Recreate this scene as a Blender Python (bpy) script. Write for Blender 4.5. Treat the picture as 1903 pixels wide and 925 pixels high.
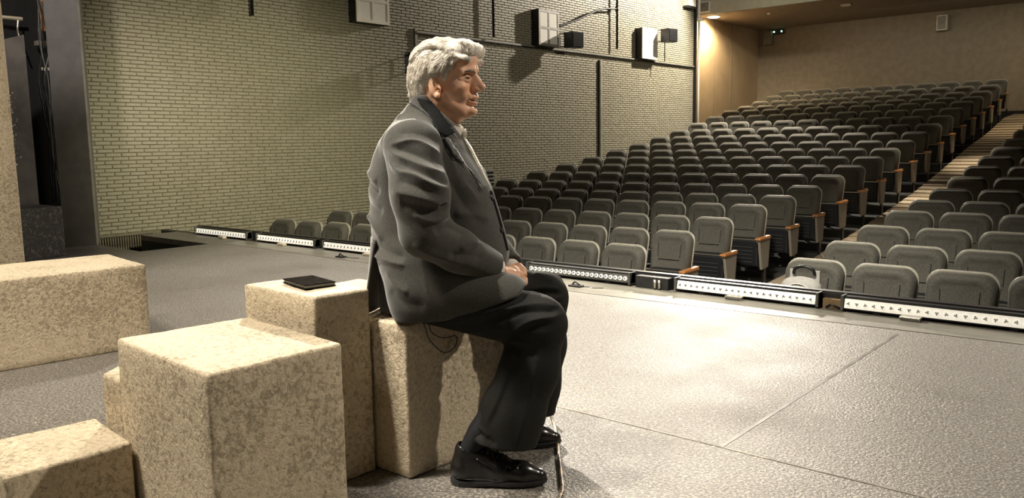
import bpy, bmesh, math, random
import numpy as np
from mathutils import Vector, Matrix
from mathutils.bvhtree import BVHTree

# ------------------------------------------------------------------ clear
for o in list(bpy.data.objects):
    bpy.data.objects.remove(o, do_unlink=True)
scene = bpy.context.scene
C = scene.collection
random.seed(7)
PI = math.pi

# ------------------------------------------------------------------ camera
YAW, PITCH, ROLL, FPX, EYE = 0.70877533, 0.12940117, -0.01576206, 1513.357, 1.03
cy_, sy_, cp_, sp_ = math.cos(YAW), math.sin(YAW), math.cos(PITCH), math.sin(PITCH)
FW = Vector((-sy_*cp_, cy_*cp_, -sp_)); R0 = Vector((cy_, sy_, 0)); U0 = R0.cross(FW)
RT = R0*math.cos(ROLL) + U0*math.sin(ROLL); UP = U0*math.cos(ROLL) - R0*math.sin(ROLL)
cd = bpy.data.cameras.new('camera'); cam = bpy.data.objects.new('camera', cd); C.objects.link(cam)
M4 = Matrix.Identity(4)
for i in range(3):
    M4[i][0] = RT[i]; M4[i][1] = UP[i]; M4[i][2] = -FW[i]
M4[2][3] = EYE
cam.matrix_world = M4
cd.sensor_width = 36.0; cd.lens = 36.0*FPX/1903.0; cd.clip_start = 0.05; cd.clip_end = 200
scene.camera = cam

# ------------------------------------------------------------------ world, exposure
w = bpy.data.worlds.new('world'); scene.world = w; w.use_nodes = True
w.node_tree.nodes['Background'].inputs[0].default_value = (0.9, 0.85, 0.75, 1)
w.node_tree.nodes['Background'].inputs[1].default_value = 0.025
scene.view_settings.view_transform = 'Standard'; scene.view_settings.look = 'None'
scene.view_settings.gamma = 1.0; scene.view_settings.use_curve_mapping = False
scene.view_settings.exposure = 0.15

# ------------------------------------------------------------------ lights (theatre rig and added fills, all above the frame)
def spot(loc, target, power, color, angle=60, radius=0.12, blend=0.6):
    l = bpy.data.lights.new('spot_light', 'SPOT'); l.energy = power; l.color = color
    l.spot_size = math.radians(angle); l.shadow_soft_size = radius; l.spot_blend = blend
    o = bpy.data.objects.new('spot_light', l); C.objects.link(o); o.location = loc
    o.rotation_euler = (Vector(target)-Vector(loc)).to_track_quat('-Z', 'Y').to_euler()
    return o
def area(loc, target, power, color, sx, sy):
    l = bpy.data.lights.new('area_light', 'AREA'); l.energy = power; l.color = color
    l.shape = 'RECTANGLE'; l.size = sx; l.size_y = sy
    o = bpy.data.objects.new('area_light', l); C.objects.link(o); o.location = loc
    o.rotation_euler = (Vector(target)-Vector(loc)).to_track_quat('-Z', 'Y').to_euler()
    return o
WARM = (1.0, 0.82, 0.58); NEUT = (1.0, 0.90, 0.76); COOL = (0.86, 0.92, 1.0)
# bridge spot over the seating: rakes the brick wall and throws the shadows of the fittings towards the stage
spot((-7.9, 18.0, 5.2), (-10.1, 13.5, 1.8), 2100, NEUT, 150, 0.10, 0.4)
# bridge spots aimed at the stage (their sheen lies on the floor)
spot((-9.3, 18.0, 5.2), (-1.5, 3.0, 0.0), 2700, NEUT, 22, 0.30, 1.0)
spot((-0.5, 15.5, 5.6), (0.2, 2.8, 0.0), 600, NEUT, 30, 0.30, 0.9)
# front of house from the right
spot((2.3, 4.4, 5.0), (-1.8, 1.8, 0.5), 850, NEUT, 30, 0.07, 0.8)
# side light from the left gallery: rims the back and hair, casts the floor shadow
spot((-9.6, 7.1, 4.6), (0.3, 2.6, 0.2), 7000, NEUT, 34, 0.07, 0.5)
# soft fill added to lift the open floor behind the blocks
spot((-7.6, 6.6, 5.2), (-5.4, 3.3, 0.0), 1500, NEUT, 60, 0.3, 1.0)
# overhead stage wash
o = area((-3.3, -0.6, 4.8), (-3.0, 1.3, 0.3), 100, NEUT, 1.0, 0.8); o.data.spread = math.radians(95)
# tight special from above on the seated man
spot((-2.9, 0.3, 5.4), (-1.83, 1.75, 1.05), 1150, (1.0, 0.93, 0.82), 15, 0.10, 0.8)
# fill added to brighten the pillar and the long block
spot((-3.4, -1.6, 4.6), (-5.8, 1.7, 1.0), 650, NEUT, 50, 0.2, 1.0)
# fills added for the front rows and light bars, then the man's camera side
spot((-2.4, 3.2, 4.4), (-3.6, 7.0, -0.5), 2000, (1.0, 0.94, 0.80), 60, 0.35, 1.0)
spot((-0.4, -2.6, 3.6), (-1.9, 1.5, 0.8), 85, NEUT, 30, 0.4, 1.0)
# far side bridge light on the wall boxes and the fascia
spot((4.5, 11.0, 6.2), (-10.1, 14.0, 2.8), 1300, NEUT, 50, 0.15, 0.9)
# fills added to brighten the aisle, the fascia and the rear of the house
for yy, zz, pw in ((8.6, 6.4, 700), (11.6, 6.4, 1500), (14.6, 6.5, 2100), (17.6, 6.6, 2100)): spot((-3.4, yy, zz), (-3.4, yy+0.6, 0.0), pw, (1.0, 0.88, 0.68), 19, 0.2, 1.0)
spot((-3.4, 21.6, 4.38), (-3.35, 21.9, 1.0), 180, (1.0, 0.80, 0.52), 44, 0.1, 1.0)
spot((-4.5, 11.0, 6.4), (-9.9, 20.6, 4.8), 1000, NEUT, 36, 0.2, 1.0)  # fill added to lift the fascia and the wall corner
area((-5.0, 22.9, 4.35), (-5.0, 23.6, 1.0), 45, (1.0, 0.90, 0.74), 8.0, 0.3)
spot((-0.8, 22.5, 4.3), (-2.0, 24.5, 1.6), 120, (1.0, 0.72, 0.25), 120, 0.2, 0.9)
# work light on the brick wall beside the stage
spot((-4.0, 4.4, 2.8), (-10.1, 6.4, 0.5), 1300, (1.0, 0.93, 0.68), 60, 0.25, 1.0)
# fill added on the dark post and flat at stage left
spot((-5.0, 0.3, 5.0), (-9.2, 3.2, 2.4), 1000, (1.0, 0.89, 0.80), 30, 0.2, 1.0)

# ------------------------------------------------------------------ materials
MATS = {}
def principled(name, col, rough=0.6, metal=0.0, spec=0.5):
    m = bpy.data.materials.new(name); m.use_nodes = True
    b = m.node_tree.nodes['Principled BSDF']
    b.inputs['Base Color'].default_value = (*col, 1); b.inputs['Roughness'].default_value = rough
    b.inputs['Metallic'].default_value = metal; b.inputs['Specular IOR Level'].default_value = spec
    MATS[name] = m
    return m, m.node_tree.nodes, m.node_tree.links, b
def noisy(name, c1, c2, scale=20, rough=0.6, bump=0.0, bdist=0.002, lo=0.4, hi=0.6, detail=4, metal=0.0, spec=0.5, r2=None, dist=0.0, sxyz=(1,1,1)):
    m, N, L, b = principled(name, c1, rough, metal, spec)
    tc = N.new('ShaderNodeTexCoord'); mp = N.new('ShaderNodeMapping'); mp.inputs['Scale'].default_value = sxyz
    L.new(tc.outputs['Object'], mp.inputs['Vector'])
    n = N.new('ShaderNodeTexNoise'); n.inputs['Scale'].default_value = scale; n.inputs['Detail'].default_value = detail
    n.inputs['Distortion'].default_value = dist
    L.new(mp.outputs[0], n.inputs['Vector'])
    r = N.new('ShaderNodeValToRGB'); r.color_ramp.elements[0].position = lo; r.color_ramp.elements[1].position = hi
    r.color_ramp.elements[0].color = (*c1, 1); r.color_ramp.elements[1].color = (*c2, 1)
    L.new(n.outputs['Fac'], r.inputs['Fac']); L.new(r.outputs[0], b.inputs['Base Color'])
    if bump:
        bp = N.new('ShaderNodeBump'); bp.inputs['Strength'].default_value = bump; bp.inputs['Distance'].default_value = bdist
        L.new(n.outputs['Fac'], bp.inputs['Height']); L.new(bp.outputs[0], b.inputs['Normal'])
    if r2 is not None:
        mr = N.new('ShaderNodeMapRange'); mr.inputs['To Min'].default_value = rough; mr.inputs['To Max'].default_value = r2
        L.new(n.outputs['Fac'], mr.inputs['Value']); L.new(mr.outputs[0], b.inputs['Roughness'])
    return m

# mottled plaster of the blocks
def plaster(name, base, dark, amt=0.5):
    m, N, L, b = principled(name, base, 0.85, 0, 0.25)
    tc = N.new('ShaderNodeTexCoord')
    n1 = N.new('ShaderNodeTexNoise'); n1.inputs['Scale'].default_value = 58; n1.inputs['Detail'].default_value = 7; n1.inputs['Roughness'].default_value = 0.66; n1.inputs['Distortion'].default_value = 0.7
    n2 = N.new('ShaderNodeTexNoise'); n2.inputs['Scale'].default_value = 4.0; n2.inputs['Detail'].default_value = 3
    n3 = N.new('ShaderNodeTexNoise'); n3.inputs['Scale'].default_value = 90; n3.inputs['Detail'].default_value = 4; n3.inputs['Distortion'].default_value = 0.8
    for n in (n1, n2, n3): L.new(tc.outputs['Object'], n.inputs['Vector'])
    a = N.new('ShaderNodeMath'); a.operation = 'MULTIPLY_ADD'; a.inputs[1].default_value = 0.45
    L.new(n2.outputs['Fac'], a.inputs[0]); L.new(n1.outputs['Fac'], a.inputs[2])
    r = N.new('ShaderNodeValToRGB'); e = r.color_ramp.elements
    e[0].position = 0.60; e[0].color = (*dark, 1); e[1].position = 0.71; e[1].color = (*base, 1)
    L.new(a.outputs[0], r.inputs['Fac'])
    mx = N.new('ShaderNodeMix'); mx.data_type = 'RGBA'; mx.inputs[0].default_value = amt
    mx.inputs[6].default_value = (*base, 1); L.new(r.outputs[0], mx.inputs[7])
    mx2 = N.new('ShaderNodeMix'); mx2.data_type = 'RGBA'; mx2.blend_type = 'MULTIPLY'; mx2.inputs[0].default_value = 0.35
    r3 = N.new('ShaderNodeValToRGB'); r3.color_ramp.elements[0].position = 0.35; r3.color_ramp.elements[1].position = 0.6
    r3.color_ramp.elements[0].color = (0.36, 0.31, 0.25, 1)
    L.new(n3.outputs['Fac'], r3.inputs['Fac']); L.new(mx.outputs[2], mx2.inputs[6]); L.new(r3.outputs[0], mx2.inputs[7])
    L.new(mx2.outputs[2], b.inputs['Base Color'])
    hs = N.new('ShaderNodeMath'); hs.operation = 'ADD'; L.new(a.outputs[0], hs.inputs[0]); 
    hm = N.new('ShaderNodeMath'); hm.operation = 'MULTIPLY'; hm.inputs[1].default_value = 0.5
    L.new(n3.outputs['Fac'], hm.inputs[0]); L.new(hm.outputs[0], hs.inputs[1])
    bp = N.new('ShaderNodeBump'); bp.inputs['Strength'].default_value = 0.7; bp.inputs['Distance'].default_value = 0.009
    L.new(hs.outputs[0], bp.inputs['Height']); L.new(bp.outputs[0], b.inputs['Normal'])
    return m
plaster('cream_plaster', (0.68, 0.58, 0.42), (0.36, 0.295, 0.20), 0.8)

# stage floor: dark speckled dance vinyl, semi gloss
def stage_mat():
    m, N, L, b = principled('stage_vinyl', (0.05, 0.048, 0.045), 0.36, 0, 0.9)
    tc = N.new('ShaderNodeTexCoord')
    n1 = N.new('ShaderNodeTexNoise'); n1.inputs['Scale'].default_value = 105; n1.inputs['Detail'].default_value = 3; n1.inputs['Distortion'].default_value = 0.5
    n2 = N.new('ShaderNodeTexNoise'); n2.inputs['Scale'].default_value = 1.3; n2.inputs['Detail'].default_value = 5
    n3 = N.new('ShaderNodeTexVoronoi'); n3.inputs['Scale'].default_value = 11
    for n in (n1, n2, n3): L.new(tc.outputs['Object'], n.inputs['Vector'])
    r = N.new('ShaderNodeValToRGB'); e = r.color_ramp.elements
    e[0].position = 0.44; e[0].color = (0.085, 0.079, 0.070, 1); e[1].position = 0.72; e[1].color = (0.36, 0.32, 0.26, 1)
    L.new(n1.outputs['Fac'], r.inputs['Fac'])
    # scattered crumbs
    r3 = N.new('ShaderNodeValToRGB'); r3.color_ramp.elements[0].position = 0.04; r3.color_ramp.elements[1].position = 0.07
    r3.color_ramp.elements[0].color = (1, 1, 1, 1); r3.color_ramp.elements[1].color = (0, 0, 0, 1)
    L.new(n3.outputs['Distance'], r3.inputs['Fac'])
    mx = N.new('ShaderNodeMix'); mx.data_type = 'RGBA'; L.new(r3.outputs[0], mx.inputs[0]); L.new(r.outputs[0], mx.inputs[6]); mx.inputs[7].default_value = (0.50, 0.46, 0.38, 1)
    L.new(mx.outputs[2], b.inputs['Base Color'])
    mr = N.new('ShaderNodeMapRange'); mr.inputs['From Min'].default_value = 0.3; mr.inputs['From Max'].default_value = 0.7
    mr.inputs['To Min'].default_value = 0.38; mr.inputs['To Max'].default_value = 0.62
    L.new(n2.outputs['Fac'], mr.inputs['Value']); L.new(mr.outputs[0], b.inputs['Roughness'])
    bp = N.new('ShaderNodeBump'); bp.inputs['Strength'].default_value = 0.85; bp.inputs['Distance'].default_value = 0.004
    L.new(n1.outputs['Fac'], bp.inputs['Height']); L.new(bp.outputs[0], b.inputs['Normal'])
    return m
stage_mat()
noisy('brick_paint', (0.275, 0.252, 0.182), (0.345, 0.318, 0.235), 9, 0.55, 0.5, 0.004, 0.3, 0.7, 6)
noisy('mortar', (0.17, 0.157, 0.10), (0.21, 0.195, 0.13), 30, 0.9)
noisy('beige_panel', (0.50, 0.375, 0.235), (0.58, 0.44, 0.28), 3, 0.6, 0.15, 0.01, 0.3, 0.7, 6)
noisy('rear_wall_paint', (0.24, 0.205, 0.155), (0.28, 0.24, 0.18), 6, 0.8, 0.1, 0.01)
noisy('soffit_paint', (0.25, 0.205, 0.16), (0.28, 0.23, 0.18), 5, 0.8)
noisy('fascia_paint', (0.42, 0.42, 0.34), (0.46, 0.46, 0.37), 5, 0.7)
noisy('black_wood', (0.012, 0.012, 0.013), (0.02, 0.02, 0.02), 12, 0.5, 0.1)
noisy('black_paint_post', (0.085, 0.080, 0.078), (0.105, 0.098, 0.094), 8, 0.55, 0.1)
noisy('grey_flat_paint', (0.11, 0.10, 0.095), (0.15, 0.14, 0.125), 6, 0.7, 0.1)
noisy('scuffed_dark', (0.075, 0.072, 0.070), (0.36, 0.34, 0.31), 34, 0.75, 0.4, 0.004, 0.52, 0.78, 8, dist=1.0)
noisy('carpet_dark', (0.035, 0.034, 0.032), (0.055, 0.052, 0.048), 120, 0.95, 0.4)
noisy('carpet_aisle', (0.34, 0.27, 0.19), (0.42, 0.34, 0.24), 60, 0.95, 0.4)
noisy('velour', (0.070, 0.066, 0.054), (0.094, 0.089, 0.072), 70, 0.78, 0.25, 0.002)
MATS['velour'].node_tree.nodes['Principled BSDF'].inputs['Sheen Weight'].default_value = 0.15
MATS['velour'].node_tree.nodes['Principled BSDF'].inputs['Sheen Roughness'].default_value = 0.4
noisy('seat_shell', (0.32, 0.30, 0.245), (0.37, 0.35, 0.28), 40, 0.45)
principled('seat_black', (0.012, 0.013, 0.016), 0.45)
noisy('seat_panel', (0.22, 0.20, 0.17), (0.28, 0.25, 0.21), 120, 0.7)
noisy('arm_wood', (0.48, 0.19, 0.06), (0.62, 0.27, 0.09), 12, 0.35, 0.0, sxyz=(1, 6, 1))
principled('metal', (0.6, 0.57, 0.5), 0.3, 0.9)
principled('black_metal', (0.015, 0.015, 0.016), 0.35, 0.3)
noisy('white_lens_plate', (0.86, 0.83, 0.74), (0.9, 0.87, 0.8), 20, 0.3)
principled('lens_dark', (0.05, 0.045, 0.035), 0.3, 0.2)
principled('lens_white', (0.9, 0.88, 0.82), 0.15)
for nm_, st_ in (('white_lens_plate', 0.42), ('lens_white', 0.45)):      # the bars are lamps, glowing faintly
    b_ = MATS[nm_].node_tree.nodes['Principled BSDF']; b_.inputs['Emission Color'].default_value = (1.0, 0.94, 0.80, 1); b_.inputs['Emission Strength'].default_value = st_
noisy('grey_metal', (0.11, 0.11, 0.105), (0.15, 0.15, 0.14), 10, 0.35, metal=0.4)
principled('tape', (0.62, 0.55, 0.42), 0.6)
noisy('fabric_white', (0.84, 0.81, 0.73), (0.88, 0.85, 0.77), 60, 0.8)
noisy('frame_white', (0.78, 0.73, 0.62), (0.85, 0.80, 0.68), 8, 0.6)
noisy('frame_grey', (0.20, 0.19, 0.15), (0.26, 0.25, 0.2), 8, 0.5)
noisy('orange_timber', (0.42, 0.20, 0.08), (0.52, 0.27, 0.11), 8, 0.6, sxyz=(6, 6, 1))
noisy('fluted', (0.09, 0.075, 0.045), (0.20, 0.17, 0.105), 30, 0.7)
noisy('tan_box', (0.20, 0.13, 0.06), (0.25, 0.17, 0.08), 10, 0.7)
noisy('bag_grey', (0.34, 0.33, 0.31), (0.42, 0.40, 0.37), 90, 0.8, 0.3)
noisy('joint_pale', (0.34, 0.31, 0.25), (0.16, 0.15, 0.12), 7, 0.6, lo=0.45, hi=0.6)
noisy('joint_dark', (0.06, 0.055, 0.05), (0.15, 0.14, 0.12), 9, 0.5)
noisy('curtain_black', (0.006,0.006,0.006), (0.01,0.01,0.01), 60, 0.95)
noisy('wallet_leather', (0.012,0.011,0.010), (0.02,0.018,0.016), 60, 0.8, 0.3, spec=0.0)
noisy('cable_braid', (0.05, 0.04, 0.03), (0.55, 0.42, 0.25), 40, 0.4, lo=0.45, hi=0.55)
noisy('edge_tape', (0.13, 0.125, 0.105), (0.26, 0.245, 0.2), 5, 0.38, 0.15, 0.003, 0.3, 0.75, 8, sxyz=(0.6, 3, 1))

# ------------------------------------------------------------------ mesh helpers
def finish(bm, name, mat, parent=None, smooth=False, loc=None):
    me = bpy.data.meshes.new(name); bm.to_mesh(me); bm.free()
    return link(me, name, mat, parent, smooth, loc)
def link(me, name, mat, parent=None, smooth=False, loc=None):
    if mat is not None and not me.materials: me.materials.append(MATS[mat] if isinstance(mat, str) else mat)
    if smooth: me.polygons.foreach_set('use_smooth', [True]*len(me.polygons))
    o = bpy.data.objects.new(name, me); C.objects.link(o)
    if parent: o.parent = parent
    if loc is not None: o.location = loc
    return o
def box(bm, lo, hi, mat=None):
    x0, y0, z0 = lo; x1, y1, z1 = hi
    v = [bm.verts.new(p) for p in ((x0,y0,z0),(x1,y0,z0),(x1,y1,z0),(x0,y1,z0),(x0,y0,z1),(x1,y0,z1),(x1,y1,z1),(x0,y1,z1))]
    for f in ((3,2,1,0),(4,5,6,7),(0,1,5,4),(1,2,6,5),(2,3,7,6),(3,0,4,7)):
        bm.faces.new([v[i] for i in f])
    return v
def hexa(bm, bot, top):
    v = [bm.verts.new(p) for p in list(bot)+list(top)]
    for f in ((3,2,1,0),(4,5,6,7),(0,1,5,4),(1,2,6,5),(2,3,7,6),(3,0,4,7)):
        bm.faces.new([v[i] for i in f])
def bevel(bm, w, seg=2):
    bmesh.ops.bevel(bm, geom=list(bm.edges), offset=w, segments=seg, affect='EDGES', profile=0.5)
def BX(name, lo, hi, mat, parent=None, bev=0):
    bm = bmesh.new(); box(bm, lo, hi)
    if bev: bevel(bm, bev)
    return finish(bm, name, mat, parent)
def tube(bm, pts, r, n=8, caps=True):
    pts = [Vector(p) for p in pts]; rings = []
    rs = r if isinstance(r, (list, tuple)) else [r]*len(pts)
    prev = None
    for i, p in enumerate(pts):
        t = (pts[min(i+1, len(pts)-1)] - pts[max(i-1, 0)]).normalized()
        if prev is None:
            a = t.orthogonal().normalized()
        else:
            a = (prev - t*prev.dot(t)).normalized()
        prev = a; b = t.cross(a)
        rings.append([bm.verts.new(p + (a*math.cos(2*PI*k/n) + b*math.sin(2*PI*k/n))*rs[i]) for k in range(n)])
    for i in range(len(rings)-1):
        for k in range(n):
            bm.faces.new((rings[i][k], rings[i][(k+1) % n], rings[i+1][(k+1) % n], rings[i+1][k]))
    if caps:
        bm.faces.new(rings[0][::-1]); bm.faces.new(rings[-1])
def smoothpath(pts, n=6):
    P = [Vector(p) for p in pts]; out = []
    for i in range(len(P)-1):
        p0 = P[max(i-1, 0)]; p1 = P[i]; p2 = P[i+1]; p3 = P[min(i+2, len(P)-1)]
        for k in range(n):
            t = k/n
            out.append(0.5*((2*p1) + (p2-p0)*t + (2*p0-5*p1+4*p2-p3)*t*t + (3*p1-p0-3*p2+p3)*t**3))
    out.append(P[-1]); return out
def TUBE(name, pts, r, mat, parent=None, n=8):
    bm = bmesh.new(); tube(bm, pts, r, n); return finish(bm, name, mat, parent, True)
def thing(name, label, cat, loc=(0,0,0), group=None):
    o = bpy.data.objects.new(name, None); C.objects.link(o); o.location = loc; o.empty_display_size = 0.1
    return tag(o, label, cat, group)
def tag(o, label, cat, group=None):
    o['label'] = label; o['category'] = cat
    if group: o['group'] = group
    return o
def struct(o): o['kind'] = 'structure'; return o
def cp(o, parent=None, loc=None):
    c = o.copy(); C.objects.link(c)
    if parent is not None: c.parent = parent
    if loc is not None: c.location = loc
    return c

# ================================================================== STRUCTURE
# seating geometry: 20 rows, tops of the seat backs (height above the stage floor)
ROWY = [6.768 + 0.9126*i for i in range(20)]
TOPZ = [0.022,0.075,0.144,0.229,0.287,0.37,0.485,0.599,0.717,0.841,0.969,1.119,1.275,1.448,1.623,1.792,1.926,2.081,2.262,2.44]
SEATH = 0.97
WALLX = -10.15
# stage floor with the stair pit by the left wall
bm = bmesh.new()
for lo, hi in (((-12.5,-5,-0.06),(5,3.76,0)), ((-8.18,3.76,-0.06),(5,4.95,0)), ((-9.75,4.50,-0.06),(-8.18,4.95,0))): box(bm, lo, hi)
stage = struct(finish(bm, 'floor', 'stage_vinyl'))
# joints between the vinyl sheets
BX('sheet_joint', (-4.6,2.455,0.0), (4.9,2.463,0.0015), 'joint_pale', stage); BX('sheet_joint', (-1.20,2.463,0.0), (-1.185,4.50,0.001), 'joint_dark', stage)
bm = bmesh.new()
vs = [bm.verts.new(p) for p in ((-8.1,4.62,0.002),(-3.2,4.50,0.002),(-0.64,4.63,0.002),(5,4.86,0.002),(5,4.90,0.002),(-8.1,4.90,0.002))]
bm.faces.new(vs); struct(finish(bm, 'trim_1', 'edge_tape'))
bm = bmesh.new()
box(bm, (-10.14,4.95,-0.97), (6.5,5.04,0.0)); box(bm, (-12.5,3.70,-0.97), (-8.12,3.76,-0.06)); box(bm, (-8.18,3.76,-0.97), (-8.12,4.95,-0.06)); box(bm, (-9.75,4.50,-0.97), (-8.18,4.54,-0.06))
struct(finish(bm, 'wall_stage_front', 'black_wood'))
# auditorium floor: flat front, then one tier for each row
bm = bmesh.new()
box(bm, (-10.14,3.70,-1.05), (6.5,6.30,-0.948))
for i in range(20):
    z = TOPZ[i]-SEATH
    y1 = ROWY[i+1]-0.48 if i < 19 else 25.0
    for x0, x1 in ((-11.1 if ROWY[i] > 19.4 else -10.14, -4.02), (-2.76, 6.5)):
        box(bm, (x0, ROWY[i]-0.48, z-0.35), (x1, y1, z))
struct(finish(bm, 'floor', 'carpet_dark'))
bm = bmesh.new()
box(bm, (-4.02, 6.20, -1.2), (-2.76, 6.30, -0.946))
for i in range(20):
    z = TOPZ[i]-SEATH; zn = (TOPZ[i+1]-SEATH) if i < 19 else z+0.12
    y0 = ROWY[i]-0.48; y1 = ROWY[i+1]-0.48 if i < 19 else 25.0
    if i >= 6:
        for q in range(3):
            ya = y0+(y1-y0)*q/3; yb = y0+(y1-y0)*(q+1)/3; za = z+(zn-z)*(q/3-0.02); zb = z+(zn-z)*(q+0.55)/3
            hexa(bm, ((-4.02,ya,z-0.4),(-2.76,ya,z-0.4),(-2.76,yb,z-0.4),(-4.02,yb,z-0.4)), ((-4.02,ya,za),(-2.76,ya,za),(-2.76,yb,zb),(-4.02,yb,zb)))
    else:
        hexa(bm, ((-4.02,y0,z-0.4),(-2.76,y0,z-0.4),(-2.76,y1,z-0.4),(-4.02,y1,z-0.4)), ((-4.02,y0,z),(-2.76,y0,z),(-2.76,y1,zn),(-4.02,y1,zn)))
struct(finish(bm, 'floor', 'carpet_aisle'))
# left brick wall
wall = struct(BX('wall_left', (-10.30,-1.0,-1.0), (WALLX,19.0,7.0), 'mortar'))
BR_L, BR_H, CRS = 0.19, 0.0365, 0.0468
bricks = []
k = 0
z = -0.93
while z < 6.95:
    off = (k % 2)*BR_L*0.5 + ((k//2) % 3)*0.012 + random.uniform(-0.006, 0.006)
    y = 3.55 + off
    while y < 18.98:
        yb = min(y+BR_L-0.010, 18.98)
        if not (y < 4.87 and z < -0.03) and not (z < -0.1 and y < 5.1): bricks.append((y, yb, z))
        y += BR_L
    z += CRS; k += 1
def bscore(b):
    y, yb, z = b
    if y < 4.15 or z > 3.4: return 99
    return math.sqrt(WALLX**2 + y*y + (z-EYE)**2)
order = sorted(range(len(bricks)), key=lambda i: bscore(bricks[i]))
near = set(order[:300])
bm = bmesh.new(); box(bm, (-0.002,0,0), (0.013,BR_L-0.010,BR_H)); 
bmesh.ops.bevel(bm, geom=[e for e in bm.edges if abs(e.verts[0].co.x-0.013) < 1e-5 and abs(e.verts[1].co.x-0.013) < 1e-5], offset=0.003, segments=1, affect='EDGES')
bme = bpy.data.meshes.new('brick'); bm.to_mesh(bme); bm.free(); bme.materials.append(MATS['brick_paint'])
for i in sorted(near):
    y, yb, z = bricks[i]
    o = bpy.data.objects.new('brick', bme); C.objects.link(o); o.parent = wall
    o.location = (WALLX + random.uniform(-0.002, 0.002), y, z + random.uniform(-0.001, 0.001)); o.rotation_euler = (random.uniform(-0.006, 0.006), 0, random.uniform(-0.006, 0.006))
V, Fc = [], []
for i, (y, yb, z) in enumerate(bricks):
    if i in near: continue
    x = WALLX + 0.012 + random.uniform(-0.002, 0.003); n = len(V); c = 0.003
    z0 = z + random.uniform(-0.001, 0.001); z1 = z0 + BR_H
    V += [(WALLX-0.001,y,z0),(WALLX-0.001,yb,z0),(WALLX-0.001,yb,z1),(WALLX-0.001,y,z1),(x,y+c,z0+c),(x,yb-c,z0+c),(x,yb-c,z1-c),(x,y+c,z1-c)]
    Fc += [(n+4,n+5,n+6,n+7),(n,n+1,n+5,n+4),(n+1,n+2,n+6,n+5),(n+2,n+3,n+7,n+6),(n+3,n,n+4,n+7)]
me = bpy.data.meshes.new('brick_field'); me.from_pydata(V, [], Fc); me.update()
bf = link(me, 'brick_field', 'brick_paint', wall); bf['kind'] = 'stuff'
# slatted wooden panel in the stair pit
pn = thing('slatted_panel', 'brown slatted wooden panel low on the brick wall beside the black post', 'panel', (-10.13, 4.16, -0.03))
BX('backing', (-0.01,-0.39,-0.9), (0.0,0.68,0.0), 'black_wood', pn)
sl = BX('slat', (0,0,-0.9), (0.02,0.016,-0.005), 'fluted', pn)
sl.location = (0,-0.385,0)
for i in range(1, 35): cp(sl, pn, (random.uniform(0,0.006), -0.385+i*0.0302, 0))
BX('edge_board', (0,0.66,-0.9), (0.03,0.70,0.0), 'fluted', pn)
# corner trims, beige side wall, rear wall, soffit, fascia
struct(BX('trim_2', (-10.15,18.985,-1.0), (-10.09,19.06,7.0), 'black_metal'))
struct(BX('wall_left_rear', (-11.25,18.9,-1.0), (-11.1,25.1,7.0), 'beige_panel'))
for yy in (22.0, 23.1): struct(BX('trim_3', (-11.1,yy,-0.5), (-11.094,yy+0.02,4.42), 'rear_wall_paint'))
struct(BX('wall_corner_return', (-11.2,18.95,-1.0), (-10.16,19.06,7.0), 'beige_panel'))
struct(BX('wall_back', (-11.2,25.0,-1.0), (7.0,25.15,7.0), 'rear_wall_paint'))
struct(BX('baseboard_back', (-11.1,24.97,1.40), (6.5,25.0,1.66), 'black_wood'))
struct(BX('ceiling', (-11.2,20.85,4.41), (7.0,25.1,4.55), 'soffit_paint'))
struct(BX('trim_4', (-11.2,20.80,4.41), (7.0,20.88,7.0), 'fascia_paint'))
struct(BX('wall_right', (6.5,-5,-1.0), (6.65,25.1,7.0), 'rear_wall_paint'))
struct(BX('ceiling', (-12.6,-5,7.0), (7.0,25.1,7.1), 'black_wood'))
struct(BX('wall_stage_left', (-12.6,-5,-1.0), (-12.5,4.2,7.0), 'black_wood'))
struct(BX('wall_stage_rear', (-12.6,-5.1,-1.0), (6.6,-5,7.0), 'black_wood'))
# ------------------------------------------------------------------ fittings on the brick wall
tr = thing('cable_trunking', 'long grey cable trunking running along the brick wall to the corner', 'trunking', (WALLX+0.01, 9.45, 2.90))
BX('rail', (0,0,-0.055), (0.05,9.5,-0.018), 'frame_grey', tr)
BX('rail_drop', (0,-0.03,-0.42), (0.04,0.02,0.02), 'frame_grey', tr)
BX('lip', (0.05,0,-0.06), (0.058,9.5,-0.045), 'black_metal', tr)
def panel_box(y0, y1, fm, label, z0=2.885, z1=3.56):
    t = thing('acoustic_box', label, 'wall box', (WALLX, y0, z0), 'four-panelled boxes on the brick wall')
    w_ = y1-y0; h = z1-z0; d = 0.20
    BX('casing', (0.0,0,0), (d-0.02,w_,h), 'black_wood', t)
    f = thing_part('front_frame', t)
    b = 0.045; 
    bm = bmesh.new()
    for lo, hi in (((d-0.02,0,0),(d,w_,b)), ((d-0.02,0,h-b),(d,w_,h)), ((d-0.02,0,b),(d,b,h-b)), ((d-0.02,w_-b,b),(d,w_,h-b)), ((d-0.02,w_/2-b/2,b),(d,w_/2+b/2,h-b)), ((d-0.021,b,h/2-b/2),(d-0.001,w_-b,h/2+b/2))): box(bm, lo, hi)
    fr = finish(bm, 'front_frame', fm, t)
    for a in (0, 1):
        for c in (0, 1):
            ya = b + a*(w_/2-b/2); za = b + c*(h/2-b/2); ww = w_/2-1.5*b; hh = h/2-1.5*b
            BX('panel', (d-0.02,ya+0.002,za+0.002), (d-0.008,ya+ww-0.002,za+hh-0.002), 'fabric_white', t)
    return t
def thing_part(n, t): return None
panel_box(8.10, 8.75, 'frame_white', 'bright white framed four-panel box high on brick wall, left of the man')
panel_box(12.50, 13.13, 'frame_grey', 'grey framed four-panel box on brick wall, between two black vertical pipes')
panel_box(16.24, 16.90, 'frame_white', 'slim white four-panel box on brick wall, nearest the beige side wall')
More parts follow.
